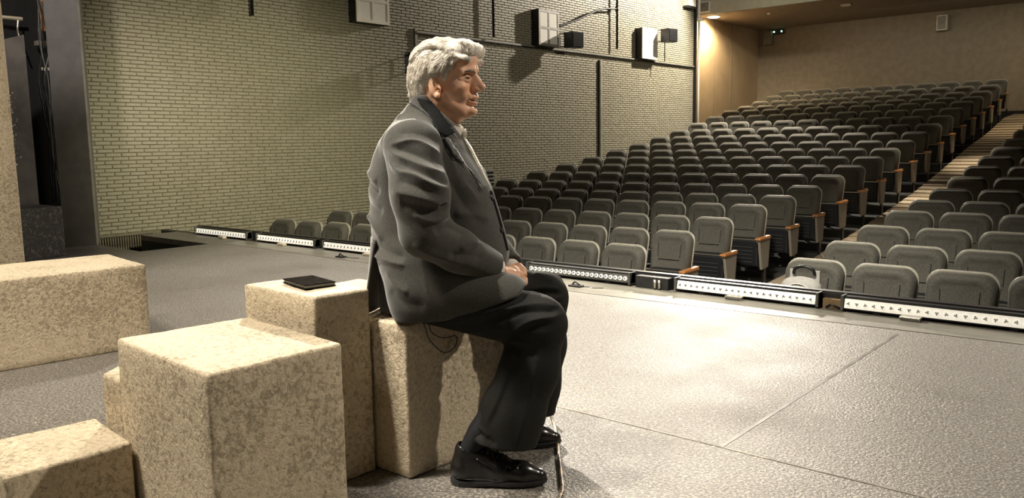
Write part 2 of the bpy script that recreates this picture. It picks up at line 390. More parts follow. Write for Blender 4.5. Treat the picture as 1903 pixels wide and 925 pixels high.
wb = thing('white_box', 'small white box at the top of the brick wall corner', 'wall box', (WALLX, 18.45, 4.30))
BX('casing', (0,0,0), (0.16,0.36,0.5), 'frame_white', wb, 0.01); BX('base_plate', (0,-0.05,-0.04), (0.14,0.38,0.0), 'black_wood', wb)
def wall_speaker(y, z, label):
    t = thing('wall_speaker', label, 'loudspeaker', (WALLX, y, z), 'black loudspeakers on wall brackets')
    bm = bmesh.new(); hexa(bm, ((0.26,0.0,0),(0.50,-0.04,0),(0.56,0.26,0),(0.32,0.30,0)), ((0.26,0.0,0.30),(0.50,-0.04,0.30),(0.56,0.26,0.30),(0.32,0.30,0.30)))
    bevel(bm, 0.006, 1); c = finish(bm, 'cabinet', 'black_wood', t)
    bm = bmesh.new(); hexa(bm, ((0.505,-0.02,0.015),(0.512,-0.022,0.015),(0.566,0.24,0.015),(0.559,0.245,0.015)), ((0.505,-0.02,0.285),(0.512,-0.022,0.285),(0.566,0.24,0.285),(0.559,0.245,0.285)))
    finish(bm, 'grille', 'black_metal', t)
    bm = bmesh.new()
    for zz in (0.02, 0.28): tube(bm, ((0,-0.06,zz),(0.20,-0.04,zz),(0.30,0.06,zz)), 0.012, 6)
    for yy, xx in ((-0.05,0.10),(-0.04,0.2)): tube(bm, ((xx,yy,0.02),(xx,yy,0.28)), 0.009, 6)
    finish(bm, 'bracket', 'black_metal' if y < 10 else 'metal', t)
    BX('wall_plate', (0,-0.12,-0.03), (0.015,0.0,0.33), 'black_metal', t)
    return t
wall_speaker(13.20, 2.87, 'black loudspeaker on a bracket just right of the grey framed box')
ws = wall_speaker(16.93, 3.28, 'black loudspeaker on a bracket nearest the wall corner, above a thin upright')
TUBE('stand_rod', ((0.30,0.12,0),(0.30,0.12,-0.42)), 0.012, 'black_metal', ws)
wall_speaker(9.33, 2.20, 'black loudspeaker on the brick wall, hidden behind the man\'s hair')
for y, z0, r, lab in ((6.37, 2.80, 0.022, 'short black vertical pipe at the top, left of the bright white box'), (11.28, 2.93, 0.022, 'black vertical pipe hanging down to the trunking above the man'), (15.32, 3.03, 0.024, 'black vertical pipe between the second box and the third box')):
    t = thing('hanging_pipe', lab, 'pipe', (WALLX+0.12, y, z0), 'black vertical pipes on the brick wall')
    TUBE('pipe', ((0,0,0),(0,0,3.4)), r, 'black_metal', t, 10)
    for zz in (1.6, 2.6): BX('clamp', (-0.12,-0.03,zz), (0.02,0.03,zz+0.05), 'black_metal', t)
t = thing('pipe_arm', 'bent black pipe arm reaching left from the pipe between the boxes', 'pipe', (-10.03,15.32,3.87))  # solid tube modelled in place of a fading shadow on the bricks
TUBE('arm', smoothpath(((0,0,0.0),(0.04,-0.7,-0.09),(0.02,-1.5,-0.38),(-0.03,-2.15,-0.58)), 4), 0.022, 'black_wood', t)
TUBE('clamp', ((0,-0.02,-0.04),(0,0.0,0.05)), 0.04, 'black_metal', t)
t = thing('conduit', 'tall dark vertical conduit on the brick wall rising behind the seats', 'pipe', (WALLX, 14.79, -0.3))
BX('channel', (0,-0.035,0), (0.07,0.035,3.06), 'frame_grey', t); BX('channel_side', (0,-0.06,0), (0.03,-0.035,3.04), 'black_metal', t)
t = thing('vent_box', 'small dark vent box low on the brick wall above the seats', 'wall box', (WALLX, 11.0, 0.22))
BX('casing', (0,0,0), (0.045,0.32,0.34), 'frame_grey', t, 0.006)
for i in range(4): BX('louvre', (0.045,0.03,0.05+i*0.07), (0.052,0.29,0.08+i*0.07), 'black_metal', t)
# pale pipe at the corner
t = thing('corner_pipe', 'pale vertical pipe at the corner of the brick wall', 'pipe', (-10.06, 19.10, -0.2))
TUBE('pipe', ((0,0,0),(0,0,6.5)), 0.035, 'frame_white', t, 10); BX('clamp', (-0.04,-0.04,4.2), (0.12,0.04,4.26), 'frame_white', t)
# ------------------------------------------------------------------ rear ceiling and wall fittings
dl = thing('downlight', 'glowing warm downlight in the low rear ceiling beside the corner', 'lamp', (-10.77, 21.3, 4.41))
m, N, L, b = principled('lamp_glow', (1, 0.85, 0.6), 0.5); b.inputs['Emission Color'].default_value = (1.0, 0.78, 0.45, 1); b.inputs['Emission Strength'].default_value = 60
bm = bmesh.new(); bmesh.ops.create_cone(bm, cap_ends=True, segments=20, radius1=0.14, radius2=0.12, depth=0.012, matrix=Matrix.Translation((0,0,-0.02))); finish(bm, 'bulb', 'lamp_glow', dl)
bm = bmesh.new(); 
for k in range(24):
    a0 = 2*PI*k/24; a1 = 2*PI*(k+1)/24
    f = lambda r, a, z: bm.verts.new((r*math.cos(a), r*math.sin(a), z))
    p = [f(0.14,a0,-0.012), f(0.14,a1,-0.012), f(0.18,a1,-0.012), f(0.18,a0,-0.012)]; bm.faces.new(p)
    q = [f(0.18,a0,-0.012), f(0.18,a1,-0.012), f(0.18,a1,0.0), f(0.18,a0,0.0)]; bm.faces.new(q)
finish(bm, 'trim_ring', 'frame_white', dl)
spot((-10.77, 21.3, 4.36), (-10.9, 21.25, 0.0), 560, (1.0, 0.79, 0.50), 165, 0.09, 0.6)
def rear_speaker(x, y, z, label, w_=0.26, h=0.40, d=0.16, mm='seat_panel'):
    t = thing('rear_speaker', label, 'loudspeaker', (x, y, z))
    BX('cabinet', (0,-d,0), (w_,0,h), mm, t, 0.008); BX('grille', (0.025,-d-0.01,0.025), (w_-0.025,-d,h-0.025), 'frame_grey', t)
    return t
rear_speaker(-10.87, 24.99, 3.93, 'small grey loudspeaker on the rear wall near its left corner')
rear_speaker(-5.96, 24.99, 3.88, 'small pale loudspeaker in the middle of the rear wall', mm='frame_white')
rear_speaker(-10.90, 20.80, 4.46, 'white square loudspeaker on the fascia above the glowing downlight', 0.30, 0.28, 0.10, 'frame_white')
t = thing('ceiling_sensor', 'tiny white dome sensor under the low rear ceiling', 'sensor', (-9.41, 21.83, 4.41))
bm = bmesh.new(); bmesh.ops.create_uvsphere(bm, u_segments=12, v_segments=8, radius=0.05); finish(bm, 'dome', 'frame_white', t, True)
t = thing('ceiling_fitting', 'small pale flat fitting on the low rear ceiling', 'sensor', (-7.37, 21.84, 4.41))
BX('body', (-0.13,-0.08,-0.05), (0.13,0.08,0.0), 'frame_white', t, 0.02)
t = thing('status_light_strip', 'dark box with tiny green pilot lights beside the rear left loudspeaker', 'equipment', (-10.62, 24.97, 4.26))
BX('box', (0,-0.06,-0.04), (0.36,0,0.10), 'black_wood', t)
m, N, L, b = principled('pilot', (0.3, 1, 0.6), 0.5); b.inputs['Emission Color'].default_value = (0.5, 1.0, 0.7, 1); b.inputs['Emission Strength'].default_value = 4
for x in (0.04, 0.28): BX('pilot_light', (x,-0.075,0.02), (x+0.04,-0.06,0.06), 'pilot', t)

# ------------------------------------------------------------------ left stage: post, flat, dark block, dark gap
def prism(name, pts, z0, z1, mat, parent=None, bev=0.0):
    bm = bmesh.new(); lo = [bm.verts.new((x, y, z0)) for x, y in pts]; hi = [bm.verts.new((x, y, z1)) for x, y in pts]
    n = len(pts); bm.faces.new(lo[::-1]); bm.faces.new(hi)
    for i in range(n): bm.faces.new((lo[i], lo[(i+1) % n], hi[(i+1) % n], hi[i]))
    bmesh.ops.recalc_face_normals(bm, faces=bm.faces)
    if bev: bevel(bm, bev)
    return finish(bm, name, mat, parent)
t = thing('proscenium_post', 'wide flat black post between the stage gap and the brick wall', 'post', (-9.24, 3.61, 0))
prism('board', ((-0.082,-0.135),(0.076,0.135),(-0.22,0.30),(-0.38,0.04)), 0, 6.5, 'black_paint_post', t)
prism('edge_strip', ((0.076,0.135),(0.07,0.16),(0.055,0.165),(0.06,0.135)), 0, 6.5, 'frame_grey', t)
t = thing('dark_block', 'low dark scuffed block at the foot of the grey flat', 'block', (-8.6, 2.95, 0))
prism('body', ((0.26,-0.20),(0.097,0.227),(-0.53,0.22),(-0.37,-0.24)), 0, 0.487, 'scuffed_dark', t, 0.008)
t = thing('stage_flat', 'tall grey scenery flat with a sloping top and white scuffs', 'scenery flat', (-9.2, 3.22, 0.0))
bm = bmesh.new(); hexa(bm, ((-0.03,0.0,0),(0.0,0.0,0),(0.17,-0.60,0),(0.14,-0.60,0)), ((-0.03,0.0,2.19),(0.0,0.0,2.19),(0.17,-0.60,1.99),(0.14,-0.60,1.99)))
finish(bm, 'panel', 'grey_flat_paint', t)
bm = bmesh.new()
for k in range(260):
    u = 0.27 + random.gauss(0, 0.055); zz = random.triangular(0.75, 1.7, 1.35); s = random.uniform(0.002, 0.009)
    x = u*0.272 + 0.003; y = -u*0.962
    v = [bm.verts.new((x+a*s*0.272, y-a*s*0.962, zz+c*s*1.4)) for a, c in ((-1,0),(0,-1),(1,0),(0,1))]; bm.faces.new(v)
sc = finish(bm, 'paint_scuffs', 'frame_white', t); sc['kind'] = 'stuff'
t = thing('masking_curtain', 'black masking curtain filling the dark gap behind the cables', 'curtain', (-10.11, 1.2, 0))  # cloth put in front of the bricks so the gap stays black
bm = bmesh.new(); cols = []
for k in range(61):
    y = 2.9*k/60; x = 0.010*math.sin(k*0.9)+0.004*math.sin(k*2.3)
    cols.append((bm.verts.new((x, y, 0)), bm.verts.new((x*0.6, y, 6.4))))
for k in range(60): bm.faces.new((cols[k][0], cols[k+1][0], cols[k+1][1], cols[k][1]))
finish(bm, 'cloth', 'curtain_black', t, True); BX('pipe', (-0.01,0,6.4), (0.02,2.9,6.43), 'black_metal', t)
t = thing('timber_upright', 'bare orange timber upright in the dark gap behind the black post', 'timber', (-9.98, 3.66, 0))
BX('stud', (0,0,2.34), (0.05,0.055,6.0), 'orange_timber', t); BX('block', (-0.03,-0.06,2.18), (0.06,0.05,2.23), 'seat_panel', t)
t = thing('lighting_bar', 'pale horizontal bar in the dark gap at the top left', 'pipe', (-9.95, 3.2, 2.45))
TUBE('bar', ((0,-0.9,0.0),(0,0.28,0.0)), 0.020, 'tape', t); TUBE('hanging_cable', smoothpath(((0,0.24,0),(0.01,0.22,-0.10),(0.0,0.23,-0.2),(0.03,0.27,-0.40)), 4), 0.009, 'metal', t, 6)
t = thing('cable_bundle', 'tangle of thin dark cables hanging in the gap beside the black post', 'cable', (-9.82, 3.60, 0))
for k in range(7):
    x0 = random.uniform(-0.05, 0.10)
    TUBE('cable', smoothpath([(x0+random.uniform(-0.04,0.04), random.uniform(-0.05,0.05), zz) for zz in (2.7,2.2,1.8,1.4,1.0,0.45)], 4), 0.006, 'grey_metal' if k % 2 else 'black_metal', t, 5)
BX('connector', (0.0,-0.02,1.90), (0.02,0.06,1.93), 'tape', t)

# ------------------------------------------------------------------ cream blocks
def plaster_block(label, corners, z0, z1, name='plaster_block'):
    cx_ = sum(c[0] for c in corners)/len(corners); cy2 = sum(c[1] for c in corners)/len(corners)
    bm = bmesh.new(); pts = [(c[0]-cx_, c[1]-cy2) for c in corners]; n = len(pts)
    lo = [bm.verts.new((x, y, 0)) for x, y in pts]; hi = [bm.verts.new((x, y, z1-z0)) for x, y in pts]
    bm.faces.new(lo[::-1]); bm.faces.new(hi)
    for i in range(n): bm.faces.new((lo[i], lo[(i+1) % n], hi[(i+1) % n], hi[i]))
    bmesh.ops.recalc_face_normals(bm, faces=bm.faces)
    bevel(bm, 0.009, 2)
    bmesh.ops.subdivide_edges(bm, edges=[e for e in bm.edges if e.calc_length() > 0.05], cuts=14, use_grid_fill=True)
    from mathutils import noise
    for v in bm.verts:
        p = v.co + Vector((cx_*3, cy2*3, 0)); d = noise.noise_vector(p*14)*0.0022 + noise.noise_vector(p*45)*0.0012
        v.co += d
    o = finish(bm, name, 'cream_plaster', None, True); o.location = (cx_, cy2, z0)
    tag(o, label, 'block', 'cream plaster blocks on the stage'); return o
plaster_block('long cream bench block the man sits on', ((-2.60,1.603),(-1.816,1.617),(-1.805,2.20),(-2.62,2.09)), 0, 0.49)
plaster_block('tall cream block with the black wallet on top', ((-2.349,1.405),(-1.966,1.398),(-1.957,1.601),(-2.335,1.590)), 0, 0.591)
plaster_block('big cream block in the foreground, largest in the picture', ((-2.317,0.977),(-1.76,0.943),(-1.757,1.335),(-2.274,1.373)), 0, 0.50)
plaster_block('low cream block at the bottom left corner, partly cut by the frame', ((-2.56,0.62),(-2.225,0.645),(-2.219,0.958),(-2.513,0.983)), 0, 0.225)
plaster_block('small cream block peeking out behind the big foreground block', ((-2.450,0.985),(-2.335,0.985),(-2.300,1.16),(-2.58,1.16)), 0, 0.374)
plaster_block('long low cream block at the left, before the cream pillar', ((-4.30,0.90),(-4.182,1.946),(-4.80,2.02),(-4.92,0.95)), 0, 0.433)
plaster_block('cream pillar rising out of the frame at the far left', ((-5.95,1.2),(-6.04,1.996),(-6.75,2.05),(-6.75,1.2)), 0, 3.6, 'plaster_pillar')

# ------------------------------------------------------------------ wallet on the tall block
t = thing('wallet', 'flat black leather wallet lying on the tall cream block', 'wallet', (-2.16, 1.522, 0.5935)); t.rotation_euler = (0,0,math.radians(-11))
BX('cover', (-0.085,-0.052,0), (0.085,0.052,0.0035), 'wallet_leather', t, 0.0015); BX('inner', (-0.081,-0.048,0.0035), (0.083,0.050,0.0105), 'grey_metal', t); BX('cover', (-0.085,-0.052,0.0105), (0.085,0.052,0.014), 'wallet_leather', t, 0.0015)

# ------------------------------------------------------------------ LED light bars along the stage edge
rail = thing('edge_rail', 'long low black rail along the front edge of the stage behind the light bars', 'rail', (-9.3, 4.99, 0))
BX('rail', (0,0,0.0), (12.0,0.05,0.092), 'black_wood', rail, 0.003)
BX('cap', (0,0,0.092), (12.0,0.055,0.100), 'black_metal', rail)
ends = [(-9.215,-8.09), (-7.90,-6.84), (-6.71,-5.62), (-5.44,-4.32), (-4.06,-3.10), (-2.745,-1.76), (-1.625,-0.53)]
labs = ['white faced light bar at the far left end of the stage edge', 'second white faced light bar from the left end', 'white faced light bar whose right end hides behind the man\'s back', 'light bar on the stage edge entirely behind the seated man',
        'dark faced light bar with bright round lenses just right of the man\'s knees', 'white faced light bar before the aisle and the grey backpack', 'white faced light bar nearest the camera, cut by the right frame edge']
bm = bmesh.new(); bmesh.ops.create_cone(bm, cap_ends=True, segments=12, radius1=0.0165, radius2=0.0145, depth=0.008, matrix=Matrix.Rotation(PI/2, 4, 'X')); 
lens_me = bpy.data.meshes.new('lens'); bm.to_mesh(lens_me); bm.free(); lens_me.materials.append(MATS['lens_white'])
bm = bmesh.new()
for k in range(3):
    a = k*2*PI/3 + 0.4
    tube(bm, [(0.001*math.cos(a), -0.005, 0.001*math.sin(a)), (0.006*math.cos(a+0.4), -0.0055, 0.006*math.sin(a+0.4)), (0.0095*math.cos(a+1.1), -0.005, 0.0095*math.sin(a+1.1))], 0.0030, 4)
sw_me = bpy.data.meshes.new('diode'); bm.to_mesh(sw_me); bm.free(); sw_me.materials.append(MATS['lens_dark'])
for i, (x0, x1) in enumerate(ends):
    Lb = x1-x0; dark = (i == 4)
    t = thing('led_bar', labs[i], 'light bar', (x0, 4.93, 0), 'light bars along the stage edge')
    bm = bmesh.new(); hexa(bm, ((0,-0.02,0.014),(Lb,-0.02,0.014),(Lb,0.05,0.014),(0,0.05,0.014)), ((0,0.00,0.092),(Lb,0.00,0.092),(Lb,0.05,0.092),(0,0.05,0.092)))
    bevel(bm, 0.003, 1); finish(bm, 'housing', 'black_metal', t)
    bm = bmesh.new(); hexa(bm, ((0.02,-0.024,0.024),(Lb-0.02,-0.024,0.024),(Lb-0.02,-0.005,0.024),(0.02,-0.005,0.024)), ((0.02,-0.010,0.078),(Lb-0.02,-0.010,0.078),(Lb-0.02,0.01,0.078),(0.02,0.01,0.078)))
    finish(bm, 'face_plate', 'grey_metal' if dark else 'white_lens_plate', t)
    for xx in (0, Lb-0.014):
        bm = bmesh.new(); box(bm, (xx,-0.028,0.010), (xx+0.014,0.052,0.097)); finish(bm, 'end_cap', 'grey_metal', t)
    n = 20 if i < 3 else 22
    for k in range(n):
        lx = 0.045 + (Lb-0.09)*k/(n-1)
        o = bpy.data.objects.new('lens', lens_me); C.objects.link(o); o.parent = t; o.location = (lx, -0.020, 0.051); o.rotation_euler = (-0.26,0,0)
        d = bpy.data.objects.new('diode', sw_me); C.objects.link(d); d.parent = o; d.rotation_euler = (0, k*0.7, 0)
    for xx in (0.2, Lb-0.2): BX('foot', (xx-0.02,-0.01,0), (xx+0.02,0.04,0.014), 'black_metal', t)
for x, mm, lab in ((-8.54,'tape','cream cable clip under the far left light bar'), (-7.36,'tape','cream cable clip under the second light bar'), (-5.96,'tape','cream cable clip under the light bar beside the man\'s back'), (-2.29,'metal','metal clip in front of the light bar before the aisle'), (-1.227,'metal','metal clip in front of the light bar nearest the camera')):
    t = thing('cable_clip', lab, 'clip', (x, 4.87, 0.0025), 'clips in front of the light bars')
    BX('body', (-0.055,-0.02,0), (0.055,0.025,0.022), mm, t, 0.003); BX('tab', (-0.05,-0.024,0.004), (0.05,-0.02,0.014), 'grey_metal' if mm == 'metal' else 'tape', t)
t = thing('connector_box', 'black connector box with metal sockets between two light bars', 'equipment', (-3.05, 4.90, 0))
BX('box', (0,0,0), (0.26,0.08,0.085), 'black_wood', t, 0.004)
for xx in (0.165, 0.20): TUBE('socket', ((xx,-0.012,0.012),(xx,-0.012,0.07)), 0.010, 'metal', t)
t = thing('tan_box', 'small tan box in the gap between the two nearest light bars', 'box', (-1.745, 4.945, 0)); BX('box', (0,0,0), (0.11,0.04,0.06), 'tan_box', t)
TUBE('cable', smoothpath(((0.03,-0.02,0.01),(0.06,-0.035,0.03),(0.1,-0.03,0.02),(0.115,-0.02,0.01)), 4), 0.008, 'black_metal', t, 6)
for (x, y, lab) in ((-3.404,4.67,'small black gadget with a thin wire on the stage beyond the knees'), (-6.09,4.66,'small black gadget on the stage left of the man\'s back')):
    t = thing('stage_gadget', lab, 'gadget', (x, y, 0))
    BX('base', (-0.05,-0.03,0.0), (0.05,0.03,0.014), 'black_metal', t, 0.003); TUBE('clip', smoothpath(((-0.03,0,0.014),(-0.01,0,0.035),(0.03,0.0,0.016)), 4), 0.006, 'black_metal', t)
    TUBE('wire', smoothpath(((0.05,0.0,0.005),(0.09,0.03,0.004),(0.14,0.01,0.004),(0.2,0.05,0.004)), 4), 0.0025, 'black_metal', t, 5)

# ------------------------------------------------------------------ theatre seats
def outline(w_, wb_, zt, zb, r, ns=6):
    pts = [(-wb_/2, zb)]
    pts += [(-w_/2 + r - r*math.cos(a), zt - r + r*math.sin(a)) for a in [PI/2*k/ns for k in range(ns+1)]]
    pts += [(w_/2 - r + r*math.cos(a), zt - r + r*math.sin(a)) for a in [PI/2*(1-k/ns) for k in range(ns+1)]]
    pts += [(wb_/2, zb)]
    # subdivide sides lightly
    return pts
def shell(bm, layers):
    # layers: list of (outline pts, y function)
    rings = []
    for pts, yf in layers: rings.append([bm.verts.new((x, yf(z), z)) for x, z in pts])
    n = len(rings[0])
    for a in range(len(rings)-1):
        for k in range(n): bm.faces.new((rings[a][k], rings[a][(k+1) % n], rings[a+1][(k+1) % n], rings[a+1][k]))
    bm.faces.new(rings[0][::-1]); bm.faces.new(rings[-1])
def inset(pts, d, zc=0.69):
    return [(x*(1-d/0.25), zc + (z-zc)*(1-d/0.28)) for x, z in pts]
rec = lambda y0: (lambda z: y0 + (z-0.97)*0.16)
def seat_meshes():
    out = {}
    o0 = outline(0.486, 0.455, 0.960, 0.42, 0.103)
    bm = bmesh.new()
    shell(bm, [(inset(o0,0.100), rec(-0.056)), (inset(o0,0.075), rec(-0.062)), (inset(o0,0.050), rec(-0.074)), (inset(o0,0.026), rec(-0.068)), (inset(o0,0.009), rec(-0.042)), (inset(o0,0.001), rec(-0.020)), (o0, rec(0.0)), (inset(o0,0.004), rec(0.012))])
    bmesh.ops.recalc_face_normals(bm, faces=bm.faces)
    me = bpy.data.meshes.new('back_cushion'); bm.to_mesh(me); bm.free(); me.polygons.foreach_set('use_smooth', [True]*len(me.polygons)); me.materials.append(MATS['velour']); out['back_cushion'] = me
    o1 = outline(0.503, 0.46, 0.975, 0.40, 0.11)
    bm = bmesh.new()
    shell(bm, [(inset(o1,0.008), rec(0.010)), (inset(o1,0.002), rec(0.014)), (o1, rec(0.022)), (inset(o1,0.004), rec(0.034)), (inset(o1,0.03), rec(0.044))])
    bmesh.ops.recalc_face_normals(bm, faces=bm.faces)
    me = bpy.data.meshes.new('back_shell'); bm.to_mesh(me); bm.free(); me.materials.append(MATS['seat_shell']); out['back_shell'] = me
    bm = bmesh.new()   # tipped-up seat
    hexa(bm, ((-0.225,-0.20,0.24),(0.225,-0.20,0.24),(0.225,-0.10,0.22),(-0.225,-0.10,0.22)), ((-0.225,-0.20,0.56),(0.225,-0.20,0.56),(0.225,-0.07,0.60),(-0.225,-0.07,0.60)))
    bevel(bm, 0.02, 2)
    me = bpy.data.meshes.new('tipped_seat'); bm.to_mesh(me); bm.free(); me.materials.append(MATS['seat_black']); out['tipped_seat'] = me
    bm = bmesh.new(); box(bm, (-0.225,-0.205,0.560), (0.225,-0.185,0.572))
    me = bpy.data.meshes.new('seat_bar'); bm.to_mesh(me); bm.free(); me.materials.append(MATS['metal']); out['seat_bar'] = me
    bm = bmesh.new(); box(bm, (0.255,-0.28,0.575), (0.295,-0.02,0.60)); bevel(bm, 0.006, 1)
    me = bpy.data.meshes.new('armrest'); bm.to_mesh(me); bm.free(); me.materials.append(MATS['seat_black']); out['armrest'] = me
    bm = bmesh.new(); box(bm, (0.262,-0.14,0.0), (0.288,-0.05,0.575)); box(bm, (0.25,-0.20,0.0), (0.30,0.02,0.012))
    me = bpy.data.meshes.new('pedestal'); bm.to_mesh(me); bm.free(); me.materials.append(MATS['seat_black']); out['pedestal'] = me
    bm = bmesh.new()
    for k in range(5): box(bm, (-0.16,-0.206,0.29+k*0.045), (0.16,-0.199,0.296+k*0.045))
    me = bpy.data.meshes.new('underside_ribs'); bm.to_mesh(me); bm.free(); me.materials.append(MATS['grey_metal']); out['underside_ribs'] = me
    bm = bmesh.new(); yy = lambda z: -0.0625+(z-0.97)*0.16-0.0035
    for p, q in (((-0.125,0.675),(0.125,0.675)), ((-0.12,0.58),(0.12,0.58)), ((-0.135,0.84),(-0.130,0.70)), ((0.135,0.84),(0.130,0.70))): tube(bm, [(p[0],yy(p[1])+0.002,p[1]), (q[0],yy(q[1])+0.002,q[1])], 0.0028, 4)
    me = bpy.data.meshes.new('stitching'); bm.to_mesh(me); bm.free(); me.materials.append(MATS['seat_black']); out['stitching'] = me
    # aisle ends
    bm = bmesh.new(); hexa(bm, ((0.262,-0.22,0.21),(0.295,-0.22,0.21),(0.295,-0.04,0.23),(0.262,-0.04,0.23)), ((0.262,-0.30,0.575),(0.295,-0.30,0.575),(0.295,0.0,0.575),(0.262,0.0,0.575))); bevel(bm, 0.005, 1)
    me = bpy.data.meshes.new('aisle_panel'); bm.to_mesh(me); bm.free(); me.materials.append(MATS['seat_panel']); out['aisle_panel'] = me
    bm = bmesh.new(); hexa(bm, ((0.24,-0.33,0.575),(0.31,-0.33,0.575),(0.305,0.0,0.575),(0.25,0.0,0.575)), ((0.24,-0.33,0.60),(0.31,-0.33,0.60),(0.305,0.0,0.615),(0.25,0.0,0.615))); bevel(bm, 0.008, 2)
    me = bpy.data.meshes.new('wooden_armrest'); bm.to_mesh(me); bm.free(); me.materials.append(MATS['arm_wood']); out['wooden_armrest'] = me
    bm = bmesh.new(); box(bm, (0.265,-0.16,0.0), (0.292,-0.10,0.23)); box(bm, (0.245,-0.24,0.0), (0.31,0.0,0.012))
    me = bpy.data.meshes.new('aisle_leg'); bm.to_mesh(me); bm.free(); me.materials.append(MATS['black_metal']); out['aisle_leg'] = me
    return out
SM = seat_meshes()
ORD = ['first','second','third','fourth','fifth','sixth','seventh','eighth','ninth','tenth','eleventh','twelfth','thirteenth','fourteenth','fifteenth','sixteenth','seventeenth','eighteenth','nineteenth','twentieth']
def seat(x, y, z, label, group, end=0, near=False):
    t = thing('theatre_seat', label, 'theatre seat', (x, y, z), group)
    names = ['back_cushion','back_shell','tipped_seat','seat_bar','underside_ribs']
    names += ['armrest','pedestal'] if end != 1 else ['wooden_armrest','aisle_panel','aisle_leg']
    for nme in names:
        o = bpy.data.objects.new(nme, SM[nme]); C.objects.link(o); o.parent = t
    if near:
        o = bpy.data.objects.new('stitching', SM['stitching']); C.objects.link(o); o.parent = t
    if end == -1:
        for nme in ('wooden_armrest','aisle_panel','aisle_leg'):
            o = bpy.data.objects.new(nme, SM[nme]); C.objects.link(o); o.parent = t; o.scale = (-1,1,1)
    return t
bow = {0: 0.185, 1: 0.13, 2: 0.08, 3: 0.04}
for i in range(20):
    for j in range(11):
        x = -4.306 - 0.55*j - (0.03 if i == 0 else 0); dy = -bow.get(i, 0)*(j/10)**2
        pos = 'on the aisle' if j == 0 else ('against the brick wall' if j == 10 else ORD[j]+' from the aisle')
        rowt = 'front row' if i == 0 else ('back row' if i == 19 else ORD[i]+' row from the stage')
        seat(x, ROWY[i]+dy, TOPZ[i]-SEATH, 'grey theatre seat, left block, %s, %s' % (rowt, pos), 'theatre seats in the left block', 1 if j == 0 else 0, i < 6)
nright = [6,5,5,4,4,4,3,3,3,3,3,2,2,1,1]
for i, n in enumerate(nright):
    for j in range(n):
        pos = 'on the aisle' if j == 0 else ORD[j]+' from the aisle'
        rowt = 'front row' if i == 0 else ORD[i]+' row from the stage'
        extra = ', holding the backpack' if (i == 0 and j == 0) else ''
        seat(-2.455 + 0.55*j, ROWY[i], TOPZ[i]-SEATH, 'grey theatre seat, right block, %s, %s%s' % (rowt, pos, extra), 'theatre seats in the right block', -1 if j == 0 else 0, i < 6)

